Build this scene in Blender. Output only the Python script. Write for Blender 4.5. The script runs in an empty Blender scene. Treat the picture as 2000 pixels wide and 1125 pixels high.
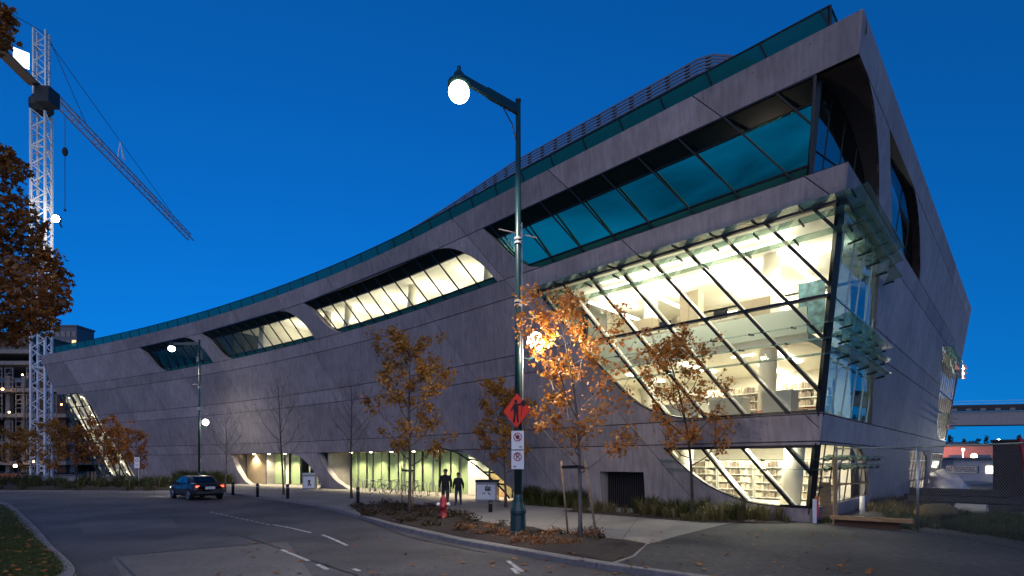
import bpy, bmesh, math, random
from mathutils import Vector, Matrix
from mathutils.geometry import delaunay_2d_cdt, tessellate_polygon
random.seed(7)
SC = bpy.context.scene
COL = SC.collection
R = math.radians

# ------------------------------------------------------------------ camera
EYE = 2.15
FPX, YH = 1025.0, 901.0            # focal length and horizon of the 2000 px wide photograph
cam = bpy.data.cameras.new('camera')
cam.sensor_width = 36.0
cam.lens = 36.0 * FPX / 2000.0
cam.shift_y = (YH - 562.5) / 2000.0
cam.clip_end = 3000
camo = bpy.data.objects.new('camera', cam)
camo.location = (0, 0, EYE)
camo.rotation_euler = (R(90), 0, 0)
COL.objects.link(camo)
SC.camera = camo

# ------------------------------------------------------------------ sky, afterglow, exposure
world = bpy.data.worlds.new('World')
SC.world = world
world.use_nodes = True
nt = world.node_tree
nt.nodes.clear()
out = nt.nodes.new('ShaderNodeOutputWorld')
bg = nt.nodes.new('ShaderNodeBackground')
sky = nt.nodes.new('ShaderNodeTexSky')
sky.sky_type = 'NISHITA'
sky.sun_disc = False
sky.sun_elevation = R(2.2)
sky.sun_rotation = R(165)
sky.altitude = 200
sky.air_density = 1.0
sky.dust_density = 0.6
sky.ozone_density = 6.0
tint = nt.nodes.new('ShaderNodeMix')
tint.data_type = 'RGBA'
tint.blend_type = 'MULTIPLY'
tint.inputs[0].default_value = 1.0
tint.inputs[7].default_value = (0.25, 1.03, 1.0, 1)   # tungsten white balance of the photograph
tcw = nt.nodes.new('ShaderNodeTexCoord')
mpw = nt.nodes.new('ShaderNodeMapping')
mpw.vector_type = 'POINT'
mpw.inputs['Location'].default_value = (0, 0, 0.16)      # no murky band along the horizon
nrw = nt.nodes.new('ShaderNodeVectorMath'); nrw.operation = 'NORMALIZE'
nt.links.new(tcw.outputs['Generated'], mpw.inputs[0])
nt.links.new(mpw.outputs[0], nrw.inputs[0])
nt.links.new(nrw.outputs[0], sky.inputs[0])
nt.links.new(sky.outputs[0], tint.inputs[6])
# thin evening cloud over the part of the sky behind the camera, as the window reflections show it
mpc = nt.nodes.new('ShaderNodeMapping'); mpc.inputs['Scale'].default_value = (2.2, 2.2, 9.0); mpc.inputs['Rotation'].default_value = (R(14), R(10), 0)
nzc = nt.nodes.new('ShaderNodeTexNoise'); nzc.inputs['Scale'].default_value = 1.3; nzc.inputs['Detail'].default_value = 7; nzc.inputs['Distortion'].default_value = .6
nt.links.new(tcw.outputs['Generated'], mpc.inputs[0]); nt.links.new(mpc.outputs[0], nzc.inputs[0])
crc = nt.nodes.new('ShaderNodeMapRange'); crc.inputs[1].default_value = .36; crc.inputs[2].default_value = .64; crc.inputs[3].default_value = .42; crc.inputs[4].default_value = 1.5
nt.links.new(nzc.outputs[0], crc.inputs[0])
sxc = nt.nodes.new('ShaderNodeSeparateXYZ'); nt.links.new(tcw.outputs['Generated'], sxc.inputs[0])
mkc = nt.nodes.new('ShaderNodeMapRange'); mkc.inputs[1].default_value = .1; mkc.inputs[2].default_value = -.15
nt.links.new(sxc.outputs['Y'], mkc.inputs[0])
cmx = nt.nodes.new('ShaderNodeMix'); cmx.data_type = 'RGBA'; cmx.blend_type = 'MULTIPLY'
nt.links.new(mkc.outputs[0], cmx.inputs[0]); nt.links.new(tint.outputs[2], cmx.inputs[6]); nt.links.new(crc.outputs[0], cmx.inputs[7])
nt.links.new(cmx.outputs[2], bg.inputs[0])
bg.inputs[1].default_value = 0.15
nt.links.new(bg.outputs[0], out.inputs[0])
sun = bpy.data.lights.new('afterglow', 'SUN')
sun.energy = 0.25
sun.angle = R(70)
sun.color = (1.0, 0.78, 0.70)
suno = bpy.data.objects.new('afterglow', sun)
suno.rotation_euler = (R(62), 0, R(-14))
COL.objects.link(suno)
SC.view_settings.view_transform = 'Standard'
SC.view_settings.look = 'None'
SC.view_settings.gamma = 1
SC.view_settings.exposure = 1.8
SC.view_settings.use_curve_mapping = False
SC.render.engine = 'CYCLES'
SC.cycles.use_denoising = True
SC.cycles.max_bounces = 8
SC.cycles.diffuse_bounces = 4
SC.cycles.glossy_bounces = 4
SC.cycles.transmission_bounces = 6
SC.cycles.transparent_max_bounces = 24
SC.cycles.sample_clamp_indirect = 4.0
SC.cycles.caustics_reflective = False
SC.cycles.caustics_refractive = False

# ------------------------------------------------------------------ helpers
ORG = {}

def tag(o, label=None, cat=None, group=None, kind=None):
    if label: o['label'] = label
    if cat: o['category'] = cat
    if group: o['group'] = group
    if kind: o['kind'] = kind
    return o

def thing(name, label, cat, loc=(0, 0, 0), rz=0.0, group=None):
    o = bpy.data.objects.new(name, None)
    o.empty_display_size = 0.3
    o.location = loc
    o.rotation_euler = (0, 0, rz)
    COL.objects.link(o)
    return tag(o, label, cat, group)

def copy_tree(o, parent=None):
    c = o.copy()
    COL.objects.link(c)
    if parent is not None:
        c.parent = parent
    for ch in list(o.children):
        copy_tree(ch, c)
    return c

class MB:
    def __init__(s):
        s.v = []; s.f = []; s.m = []
    def add(s, vs, fs, m=0):
        b = len(s.v)
        s.v.extend([tuple(p) for p in vs])
        for f in fs:
            s.f.append(tuple(i + b for i in f)); s.m.append(m)
        return s
    def box(s, x0, x1, y0, y1, z0, z1, m=0):
        vs = [(x, y, z) for z in (z0, z1) for x, y in ((x0, y0), (x1, y0), (x1, y1), (x0, y1))]
        return s.add(vs, [(0, 3, 2, 1), (4, 5, 6, 7), (0, 1, 5, 4), (1, 2, 6, 5), (2, 3, 7, 6), (3, 0, 4, 7)], m)
    def obox(s, c, ax, ay, az, m=0):       # centre and three half-axis vectors
        c, ax, ay, az = Vector(c), Vector(ax), Vector(ay), Vector(az)
        vs = [c + ax * i + ay * j + az * k for k in (-1, 1) for i, j in ((-1, -1), (1, -1), (1, 1), (-1, 1))]
        return s.add(vs, [(0, 3, 2, 1), (4, 5, 6, 7), (0, 1, 5, 4), (1, 2, 6, 5), (2, 3, 7, 6), (3, 0, 4, 7)], m)
    def bar(s, p, q, w, d, up=(0, 0, 1), m=0):
        p, q = Vector(p), Vector(q)
        t = q - p
        if t.length < 1e-6: return s
        t.normalize()
        side = t.cross(Vector(up))
        if side.length < 1e-4: side = t.cross(Vector((1, 0, 0)))
        side.normalize()
        u = side.cross(t).normalized()
        return s.obox((p + q) / 2, side * (w / 2), (q - p) / 2, u * (d / 2), m)
    def tube(s, pts, rad, n=8, cap=True, m=0):
        pts = [Vector(p) for p in pts]
        if not isinstance(rad, (list, tuple)): rad = [rad] * len(pts)
        rings = []
        ref = None
        for i, p in enumerate(pts):
            t = (pts[min(i + 1, len(pts) - 1)] - pts[max(i - 1, 0)])
            if t.length < 1e-9: t = Vector((0, 0, 1))
            t.normalize()
            if ref is None:
                ref = t.orthogonal().normalized()
            ref = (ref - t * ref.dot(t))
            if ref.length < 1e-5: ref = t.orthogonal()
            ref.normalize()
            b = t.cross(ref)
            rings.append([p + (ref * math.cos(2 * math.pi * k / n) + b * math.sin(2 * math.pi * k / n)) * rad[i] for k in range(n)])
        vs = [p for r in rings for p in r]
        fs = []
        for i in range(len(rings) - 1):
            for k in range(n):
                fs.append((i * n + k, i * n + (k + 1) % n, (i + 1) * n + (k + 1) % n, (i + 1) * n + k))
        if cap:
            fs.append(tuple(reversed(range(n))))
            fs.append(tuple((len(rings) - 1) * n + k for k in range(n)))
        return s.add(vs, fs, m)
    def lathe(s, prof, c=(0, 0, 0), n=16, m=0):  # prof: (r, z)
        vs = [(c[0] + r * math.cos(2 * math.pi * k / n), c[1] + r * math.sin(2 * math.pi * k / n), c[2] + z) for r, z in prof for k in range(n)]
        fs = []
        for i in range(len(prof) - 1):
            for k in range(n):
                fs.append((i * n + k, i * n + (k + 1) % n, (i + 1) * n + (k + 1) % n, (i + 1) * n + k))
        fs.append(tuple(reversed(range(n))))
        fs.append(tuple((len(prof) - 1) * n + k for k in range(n)))
        return s.add(vs, fs, m)
    def ball(s, c, r, nu=12, nv=8, sc=(1, 1, 1), m=0):
        prof = [(max(1e-4, r * math.sin(math.pi * i / nv)) , -r * math.cos(math.pi * i / nv)) for i in range(nv + 1)]
        b = len(s.v)
        s.lathe(prof, (0, 0, 0), nu, m)
        for i in range(b, len(s.v)):
            x, y, z = s.v[i]
            s.v[i] = (c[0] + x * sc[0], c[1] + y * sc[1], c[2] + z * sc[2])
        return s
    def build(s, name, mats, parent=None, smooth=False, org=None):
        if not isinstance(mats, (list, tuple)): mats = [mats]
        me = bpy.data.meshes.new(name)
        if org is not None:
            vs = [(x - org[0], y - org[1], z - org[2]) for x, y, z in s.v]
        else:
            vs = s.v
        me.from_pydata(vs, [], s.f)
        for m in mats: me.materials.append(m)
        if len(mats) > 1:
            me.polygons.foreach_set('material_index', s.m)
        if smooth:
            me.polygons.foreach_set('use_smooth', [True] * len(me.polygons))
        me.update()
        o = bpy.data.objects.new(name, me)
        COL.objects.link(o)
        if parent is not None: o.parent = parent
        return o

def inst(src, parent, loc, rz=None):
    o = src.copy()
    COL.objects.link(o)
    o.parent = parent
    o.location = loc
    if rz is not None: o.rotation_euler = (0, 0, rz)
    return o

def gpt(x, y, z=0.0):                       # where a photographed ground point stands
    d = FPX * (EYE - z) / (y - YH)
    return Vector(((x - 1000) / FPX * d, d, z))

def text_mesh(body, size, depth=0.0):
    cu = bpy.data.curves.new('lettering', 'FONT')
    cu.body = body; cu.size = size; cu.align_x = 'CENTER'; cu.align_y = 'CENTER'; cu.extrude = depth
    o = bpy.data.objects.new('lettering', cu)
    COL.objects.link(o)
    dg = bpy.context.evaluated_depsgraph_get()
    me = bpy.data.meshes.new_from_object(o.evaluated_get(dg))
    bpy.data.objects.remove(o)
    return [v.co.copy() for v in me.vertices], [tuple(p.vertices) for p in me.polygons]

# ------------------------------------------------------------------ materials
MATS = {}
def newmat(name):
    m = bpy.data.materials.new(name)
    m.use_nodes = True
    m.node_tree.nodes.clear()
    MATS[name] = m
    return m, m.node_tree.nodes, m.node_tree.links

def surf(name, col, rough=0.6, metal=0.0, var=0.0, scale=(2, 2, 2), detail=6, bump=0.0, bscale=30, streak=None, rnd=0.0, spec=0.5, island=0.0, blotch=0.0, coat=0.0):
    m, N, K = newmat(name)
    o = N.new('ShaderNodeOutputMaterial')
    b = N.new('ShaderNodeBsdfPrincipled')
    b.inputs['Roughness'].default_value = rough
    b.inputs['Metallic'].default_value = metal
    b.inputs['Specular IOR Level'].default_value = spec
    b.inputs['Coat Weight'].default_value = coat
    K.new(b.outputs[0], o.inputs[0])
    cur = None
    tc = N.new('ShaderNodeTexCoord')
    def mul(a, fac):
        mx = N.new('ShaderNodeMix'); mx.data_type = 'RGBA'; mx.blend_type = 'MULTIPLY'; mx.inputs[0].default_value = 1
        if a is None: mx.inputs[6].default_value = (*col, 1)
        else: K.new(a, mx.inputs[6])
        K.new(fac, mx.inputs[7])
        return mx.outputs[2]
    def ramp(src, lo, hi, a=0.3, c=0.7):
        mr = N.new('ShaderNodeMapRange')
        mr.inputs[1].default_value = a; mr.inputs[2].default_value = c
        mr.inputs[3].default_value = lo; mr.inputs[4].default_value = hi
        K.new(src, mr.inputs[0])
        return mr.outputs[0]
    def noise(sc, det=6, s=1.0):
        mp = N.new('ShaderNodeMapping'); mp.inputs['Scale'].default_value = sc
        K.new(tc.outputs['Object'], mp.inputs[0])
        nz = N.new('ShaderNodeTexNoise'); nz.inputs['Scale'].default_value = s; nz.inputs['Detail'].default_value = det
        K.new(mp.outputs[0], nz.inputs[0])
        return nz.outputs[0]
    if var: cur = mul(cur, ramp(noise(scale, detail), 1 - var, 1 + var))
    if blotch: cur = mul(cur, ramp(noise((.35, .35, .35), 3), 1 - blotch, 1 + blotch))
    if streak: cur = mul(cur, ramp(noise(streak, 5), 0.80, 1.12, .32, .68))
    if rnd:
        oi = N.new('ShaderNodeObjectInfo')
        cur = mul(cur, ramp(oi.outputs['Random'], 1 - rnd, 1 + rnd, 0, 1))
    if island:
        gi = N.new('ShaderNodeNewGeometry')
        cur = mul(cur, ramp(gi.outputs['Random Per Island'], 1 - island, 1 + island, 0, 1))
    if cur is None: b.inputs['Base Color'].default_value = (*col, 1)
    else: K.new(cur, b.inputs['Base Color'])
    if bump:
        bp = N.new('ShaderNodeBump'); bp.inputs['Strength'].default_value = bump; bp.inputs['Distance'].default_value = 0.02
        K.new(noise((bscale,) * 3, 5), bp.inputs['Height'])
        K.new(bp.outputs[0], b.inputs['Normal'])
    return m

def glow(name, col, strength):
    m, N, K = newmat(name)
    o = N.new('ShaderNodeOutputMaterial'); e = N.new('ShaderNodeEmission')
    e.inputs[0].default_value = (*col, 1); e.inputs[1].default_value = strength
    K.new(e.outputs[0], o.inputs[0])
    return m

def glass(name, tintc, ior=1.5, rough=0.0, diff=0.0, dcol=(.5, .6, .5), rmul=(1, 1, 1)):
    m, N, K = newmat(name)
    o = N.new('ShaderNodeOutputMaterial')
    t = N.new('ShaderNodeBsdfTransparent'); t.inputs[0].default_value = (*tintc, 1)
    g = N.new('ShaderNodeBsdfGlossy'); g.inputs['Roughness'].default_value = rough; g.inputs[0].default_value = (*rmul, 1)
    fr = N.new('ShaderNodeFresnel')
    gb = N.new('ShaderNodeNewGeometry'); mr = N.new('ShaderNodeMapRange')       # a thin pane reflects alike from both sides
    mr.inputs[3].default_value = ior; mr.inputs[4].default_value = 1 / ior
    K.new(gb.outputs['Backfacing'], mr.inputs[0]); K.new(mr.outputs[0], fr.inputs[0])
    mx = N.new('ShaderNodeMixShader')
    K.new(fr.outputs[0], mx.inputs[0])
    src = t.outputs[0]
    if diff:
        d = N.new('ShaderNodeBsdfDiffuse'); d.inputs[0].default_value = (*dcol, 1)
        tl = N.new('ShaderNodeBsdfTranslucent'); tl.inputs[0].default_value = (*dcol, 1)
        ad = N.new('ShaderNodeMixShader'); ad.inputs[0].default_value = .5
        K.new(d.outputs[0], ad.inputs[1]); K.new(tl.outputs[0], ad.inputs[2])
        m2 = N.new('ShaderNodeMixShader'); m2.inputs[0].default_value = diff
        K.new(t.outputs[0], m2.inputs[1]); K.new(ad.outputs[0], m2.inputs[2])
        src = m2.outputs[0]
    K.new(src, mx.inputs[1]); K.new(g.outputs[0], mx.inputs[2])
    K.new(mx.outputs[0], o.inputs[0])
    return m

def leafmat(name, cols, trans=0.35):
    m, N, K = newmat(name)
    o = N.new('ShaderNodeOutputMaterial')
    gi = N.new('ShaderNodeNewGeometry')
    cr = N.new('ShaderNodeValToRGB')
    els = cr.color_ramp.elements
    for i, c in enumerate(cols):
        p = i / (len(cols) - 1)
        e = els[i] if i < 2 else els.new(p)
        e.position = p; e.color = (*c, 1)
    K.new(gi.outputs['Random Per Island'], cr.inputs[0])
    d = N.new('ShaderNodeBsdfDiffuse'); t = N.new('ShaderNodeBsdfTranslucent')
    K.new(cr.outputs[0], d.inputs[0]); K.new(cr.outputs[0], t.inputs[0])
    mx = N.new('ShaderNodeMixShader'); mx.inputs[0].default_value = trans
    K.new(d.outputs[0], mx.inputs[1]); K.new(t.outputs[0], mx.inputs[2])
    g = N.new('ShaderNodeBsdfGlossy'); g.inputs['Roughness'].default_value = .45
    m2 = N.new('ShaderNodeMixShader'); m2.inputs[0].default_value = .04
    K.new(mx.outputs[0], m2.inputs[1]); K.new(g.outputs[0], m2.inputs[2])
    K.new(m2.outputs[0], o.inputs[0])
    return m

CONC = surf('board formed concrete', (.25, .226, .236), .75, var=.12, scale=(1.6, 1.6, 1.6), streak=(7, 7, .5), rnd=.16, bump=.25, bscale=14, blotch=.15)
CONCD = surf('joint concrete', (.07, .066, .068), .9)
CONCS = surf('smooth concrete', (.36, .34, .33), .7, var=.12, bump=.1, blotch=.12)
ASPH = surf('asphalt', (.074, .070, .072), .78, var=.30, scale=(14, 14, 14), bump=.7, bscale=50, blotch=.42)
ASPH2 = surf('old asphalt patch', (.115, .108, .104), .85, var=.3, scale=(20, 20, 20), bump=.5, bscale=60, blotch=.3)
LOT = surf('worn gravel lot', (.048, .046, .046), .9, var=.35, scale=(6, 6, 6), bump=.8, bscale=40, blotch=.4)
WALK = surf('sidewalk concrete', (.22, .205, .185), .85, var=.12, scale=(8, 8, 8), bump=.2, bscale=40, blotch=.22, rnd=.05)
KERB = surf('kerb concrete', (.17, .165, .165), .85, var=.22, scale=(6, 6, 6), bump=.3, rnd=.06)
PAINTW = surf('road paint', (.42, .42, .41), .6, var=.55, scale=(14, 14, 14))
SOIL = surf('bark mulch', (.035, .024, .018), .95, var=.5, scale=(18, 18, 18), bump=1.0, bscale=30)
LAWN = surf('lawn soil', (.03, .038, .014), .95, var=.4, scale=(10, 10, 10), bump=.8)
EARTH = surf('earth', (.06, .052, .045), .95, var=.4, scale=(1, 1, 1), bump=.8, blotch=.3)
BLACK = surf('black aluminium', (.012, .013, .015), .38, metal=.3)
GREENM = surf('dark green painted steel', (.012, .042, .045), .34, var=.1)
STEEL = surf('galvanised steel', (.42, .43, .44), .42, metal=.9, var=.1)
WHITES = surf('white crane steel', (.62, .62, .64), .5, var=.1)
WHITE = surf('white paint', (.78, .78, .75), .5)
REVSHADE = surf('brown shaded reveal', (.06, .045, .038), .5, var=.1)  # reveal brown kept dark, with the shade of the window recesses painted in
CREAM = surf('cream painted wall', (.80, .76, .66), .7, var=.03)
CEIL = surf('white ceiling', (.82, .80, .72), .8, var=.02)
CARPET = surf('pale floor', (.45, .42, .36), .6, var=.06)
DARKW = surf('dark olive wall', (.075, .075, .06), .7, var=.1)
WOODP = surf('warm wood panel', (.55, .36, .17), .5, var=.18, scale=(1, 1, 9), rnd=.1)
LUMBER = surf('weathered lumber', (.30, .19, .095), .7, var=.3, scale=(2, 2, 14), rnd=.15, bump=.2)
GLASSC = glass('clear window glass', (.90, .95, .90), 1.45, rmul=(.6, .75, .62))
GLASSW = glass('low reflection glass', (.95, .97, .93), 1.15)
GLASSB = glass('blue coated glass', (.24, .36, .37), 3.8, rmul=(.7, 1.0, 1.0))
GLASST = glass('teal coated glass', (.10, .22, .22), 8.0, rmul=(.22, 1.0, .58))
GLASSL = glass('louvre glass', (.70, .84, .78), 1.6, diff=.15, dcol=(.28, .48, .42))
SPAN = surf('teal spandrel glass', (.016, .085, .062), .25, spec=.12, rnd=.2)
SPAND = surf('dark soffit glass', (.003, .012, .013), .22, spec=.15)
GREENG = surf('green glass panel', (.33, .45, .23), .22, var=.05, rnd=.14)
BARK = surf('bark', (.085, .065, .05), .9, var=.35, scale=(12, 12, 3), bump=.8)
BARKD = surf('dark bark', (.035, .027, .022), .9, var=.35, scale=(12, 12, 3), bump=.8)
BARKP = surf('pale bark', (.16, .135, .11), .9, var=.35, scale=(12, 12, 3), bump=.6)
FIXT = glow('ceiling light diffuser', (1.0, .93, .76), 3.0)
DOWNL = glow('downlight lens', (1.0, .92, .72), 9.0)
RUBBER = surf('black rubber', (.012, .012, .012), .8)
# ------------------------------------------------------------------ the library: two leaning facades that meet at a prow
H = 15.65; LA = 2.0; LB = 1.92
C0 = Vector((10.48, 15.64)); tA = Vector((-.7133, .7010)); nA = Vector((-.7010, -.7133)); tB = Vector((.7001, .7140)); nB = Vector((.7140, -.7001))
def PA(u, z, off=0.0):
    a = max(u - 23, 0)
    d = .0112 * 1.7 * a ** .7
    k = math.hypot(1, d)
    n = (nA - tA * d) / k
    p = C0 + tA * u + nA * (.0112 * a ** 1.7) + n * (off - LA * (1 - z / H))
    return Vector((p.x, p.y, z))
def PB(w, z, off=0.0):
    p = C0 + tB * w + nB * (off - LB * (1 - z / H))
    return Vector((p.x, p.y, z))
cA = lambda z: LB * (1 - z / H)             # where facade A meets the prow
cB = lambda z: LA * (1 - z / H)
eB = lambda z: 38.0 + 5.0 * z / H           # far end of facade B
LEFT = [(86.3, 15.66), (85.2, 12.64), (83.7, 10.54), (80.74, 5.35), (77.3, 0.3), (77.1, -.3)]
def eA(z):
    for (u1, z1), (u0, z0) in zip(LEFT, LEFT[1:]):
        if z >= z0: return u0 + (u1 - u0) * (z - z0) / (z1 - z0)
    return LEFT[-1][0]

ROWS = [0, 2.84, 3.78, 6.65, 7.65, 10.54, 11.52, 14.45, H]
ZT, ZB = 14.45, 11.52

def curve(pts, n=4):                        # smooth a traced polyline (Catmull-Rom)
    r = []
    P = [pts[0]] + list(pts) + [pts[-1]]
    for i in range(1, len(P) - 2):
        for k in range(n):
            t = k / n
            q = []
            for c in (0, 1):
                a, b, cc, d = P[i - 1][c], P[i][c], P[i + 1][c], P[i + 2][c]
                q.append(.5 * (2 * b + (cc - a) * t + (2 * a - 5 * b + 4 * cc - d) * t * t + (3 * b - a - 3 * cc + d) * t ** 3))
            r.append(tuple(q))
    r.append(tuple(pts[-1]))
    return r

def lobe(ul, ur):                           # upper windows: sharp top-left and bottom-right, rounded top-right and bottom-left
    right = [(ur + 4.75, ZT), (ur + 3.6, 14.22), (ur + 2.5, 13.70), (ur + 1.4, 12.95), (ur + .62, 12.2), (ur, ZB)]
    left = [(ul - 4.9, ZB), (ul - 3.7, 11.8), (ul - 2.65, 12.35), (ul - 1.65, 13.2), (ul - .75, 14.0), (ul, ZT)]
    return curve(right) + curve(left)
W1 = lobe(65.0, 51.6); W2 = lobe(53.0, 35.5); W3 = lobe(36.6, 16.25)
W4L = curve([(13.2, ZB), (14.0, 11.75), (15.05, 12.42), (16.01, 13.35), (17.0, ZT)])
W4 = [(-3, ZT), (-3, ZB)] + W4L
GL = curve([(5.4, 3.82), (6.2, 3.85), (6.97, 3.98), (7.98, 4.32), (8.84, 4.86), (9.81, 5.85), (11.29, 7.53), (12.73, 9.34), (13.75, 10.52)])
G = [(-3, 10.52), (-3, 3.82)] + GL
GWL = curve([(2.95, .48), (3.89, .55), (4.55, .72), (5.58, 1.15), (6.55, 1.86), (7.45, 2.72)])
GW = [(-3, 2.72), (-3, .48)] + GWL
E1 = curve([(41.6, 2.82), (40.6, 2.72), (39.5, 2.45), (38.46, 1.85), (37.61, 1.05), (36.86, .13), (36.7, -.2)]) + curve([(47.8, -.2), (48.2, .06), (48.95, .45), (49.85, 1.4), (50.66, 2.82)])
E2 = curve([(22.2, 2.84), (21.2, 2.82), (20.14, 2.62), (19.16, 2.2), (18.08, 1.62), (17.31, 1.13), (16.5, .55), (15.7, -.2)]) + curve([(32.7, -.2), (33.3, .0), (33.89, .2), (35.15, .72), (36.33, 1.78), (37.04, 2.84)])
LW = [(90, 10.54), (90, .35), (69.35, .35)] + curve([(69.48, .5), (70.98, 2.15), (72.68, 3.96), (74.4, 5.8), (76.04, 8.0), (77.4, 9.55), (78.8, 10.35), (80.2, 10.54)])
DOOR = [(8.43, 1.68), (10.71, 1.68), (10.71, -.2), (8.43, -.2)]
HOLA = dict(W1=W1, W2=W2, W3=W3, W4=W4, G=G, GW=GW, E1=E1, E2=E2, LW=LW, DOOR=DOOR)
B1R = curve([(.3, ZT), (1.75, 14.38), (3.0, 13.92), (4.1, 13.1), (4.8, 12.3), (5.28, ZB)])
B1 = [(-3, ZB), (-3, ZT)] + B1R
B2 = curve([(5.13, ZT), (8.5, ZT), (11.3, 14.4), (13.2, 13.8), (14.6, 12.9), (15.4, 12.2), (15.83, ZB)]) + [(8.09, ZB)]
BGR = curve([(6.0, 10.5), (6.5, 9.9), (7.0, 9.0), (7.7, 7.3), (8.5, 5.7), (9.35, 3.82)])
BG = [(-3, 3.82), (-3, 10.52)] + BGR
BGWR = curve([(6.9, 2.76), (7.9, 2.72), (8.8, 2.5), (9.6, 2.05), (10.2, 1.55), (10.7, 1.0), (10.95, .55)])
BGW = [(-3, .48), (-3, 2.76)] + BGWR
S1 = curve([(21.1, 2.76), (24, 2.8), (27.5, 2.76), (29.2, 2.3), (29.9, 1.4), (30.2, .3), (29.6, .2), (26, .2), (24.2, .3), (22.9, .8), (22.0, 1.7), (21.1, 2.76)])[:-1]
S2 = [(60, 2.78), (31.1, 2.78), (31.6, 1.7), (32.6, .75), (34.2, .25), (60, .2)]
FAR = [(60, 10.33), (28.3, 10.33), (29.8, 8.3), (30.9, 6.3), (31.6, 5.1), (32.6, 4.2), (34.5, 3.9), (60, 3.9)]
HOLB = dict(B1=B1, B2=B2, BG=BG, BGW=BGW, S1=S1, S2=S2, FAR=FAR)

def inside(poly, x, y):
    c = False
    j = len(poly) - 1
    for i in range(len(poly)):
        xi, yi = poly[i]; xj, yj = poly[j]
        if (yi > y) != (yj > y) and x < (xj - xi) * (y - yi) / (yj - yi) + xi: c = not c
        j = i
    return c

LIB = thing('library', 'large concrete library with leaning prow corner and lit curved windows', 'library', (8, 22, 0))
LO = (8, 22, 0)

def facade(P, holes, lo, hi, umax, step, slope, pitch, first, tag_):
    V = []; Ed = []
    def seg(a, b):
        V.append(Vector(a)); V.append(Vector(b)); Ed.append((len(V) - 2, len(V) - 1))
    def loop(pts, close=True):
        b = len(V)
        V.extend(Vector(p) for p in pts)
        n = len(pts)
        for i in range(n if close else n - 1): Ed.append((b + i, b + (i + 1) % n))
    for h in holes.values(): loop(h)
    zz = [H * i / 24 for i in range(25)]
    loop([(lo(z), z) for z in zz], False)
    loop([(hi(z), z) for z in zz], False)
    G_ = .022
    for z in ROWS[1:-1]:
        seg((-4, z - G_), (umax + 4, z - G_)); seg((-4, z + G_), (umax + 4, z + G_))
    seg((-4, 0), (umax + 4, 0)); seg((-4, H), (umax + 4, H))
    k0 = int(-20 / pitch); k1 = int((umax + 20) / pitch)
    for k in range(k0, k1):
        c = first + pitch * k
        for s_ in (-G_, G_):
            seg((c + s_ + slope * (0 - 10.54), 0), (c + s_ + slope * (H - 10.54), H))
    if step:
        u = 22.0
        while u < umax:
            seg((u, 0), (u, H)); u += step
    r = delaunay_2d_cdt(V, Ed, [], 0, 1e-5)
    vs, fs = r[0], r[2]
    cells = {}
    back = []
    for f in fs:
        cx = sum(vs[i].x for i in f) / 3; cz = sum(vs[i].y for i in f) / 3
        if not (0 < cz < H and lo(cz) < cx < hi(cz)): continue
        if any(inside(h, cx, cz) for h in holes.values()): continue
        back.append(f)
        row = None
        for i in range(8):
            if ROWS[i] + (G_ if i else 0) < cz < ROWS[i + 1] - (G_ if i < 7 else 0): row = i
        if row is None: continue
        t = (cx - slope * (cz - 10.54) - first) / pitch
        fr = (t - math.floor(t)) * pitch
        if fr < G_ or fr > pitch - G_: continue
        cells.setdefault((row, math.floor(t)), []).append(f)
    def mesh(fl, o0, o1):
        mb = MB()
        idx = {}
        cnt = {}
        for f in fl:
            for a, b in ((f[0], f[1]), (f[1], f[2]), (f[2], f[0])):
                cnt[(a, b)] = 1
        def vi(i, o):
            if (i, o) not in idx:
                idx[(i, o)] = len(mb.v); mb.v.append(tuple(P(vs[i].x, vs[i].y, o)))
            return idx[(i, o)]
        for f in fl:
            q = [vi(i, o0) for i in f]
            mb.f.append(tuple(q)); mb.m.append(0)
        if o1 is not None:
            for (a, b) in cnt:
                if (b, a) not in cnt:
                    mb.f.append((vi(a, o0), vi(a, o1), vi(b, o1), vi(b, o0))); mb.m.append(0)
        return mb
    for key in sorted(cells):
        left = set(range(len(cells[key])))          # one object for each connected piece
        ed = {}
        for i, f in enumerate(cells[key]):
            for a, b in ((f[0], f[1]), (f[1], f[2]), (f[2], f[0])): ed.setdefault((min(a, b), max(a, b)), []).append(i)
        nb = {i: set() for i in left}
        for l in ed.values():
            for i in l: nb[i].update(l)
        while left:
            st = [left.pop()]; comp = []
            while st:
                i = st.pop(); comp.append(i)
                for j in nb[i]:
                    if j in left: left.discard(j); st.append(j)
            fl = [cells[key][i] for i in sorted(comp)]
            if sum(abs((vs[f[1]] - vs[f[0]]).cross(vs[f[2]] - vs[f[0]])) for f in fl) < .004: continue
            mesh(fl, 0.0, -.07).build('concrete_panel', CONC, LIB, org=LO)
    mesh(back, -.06, None).build('facade_wall', CONCD, LIB, org=LO)

facade(PA, HOLA, cA, eA, 88, 1.6, .87, 7.0, .9, 'A')
facade(PB, HOLB, cB, eB, 44, 0, .35, 8.0, 3.0, 'B')

# top edge of the concrete
mb = MB()
us = [0 + 86.3 * i / 70 for i in range(71)]
for a, b in zip(us, us[1:]):
    mb.add([PA(a, H), PA(b, H), PA(b, H, -.45), PA(a, H, -.45)], [(0, 1, 2, 3)])
    mb.add([PA(a, H, -.45), PA(b, H, -.45), PA(b, H, -.45) - Vector((0, 0, .5)), PA(a, H, -.45) - Vector((0, 0, .5))], [(0, 1, 2, 3)])
mb.add([PB(0, H), PB(43, H), PB(43, H, -.45), PB(0, H, -.45)], [(0, 1, 2, 3)])
mb.build('coping', surf('dark coping', (.03, .03, .032), .5), LIB, org=LO)

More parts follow.
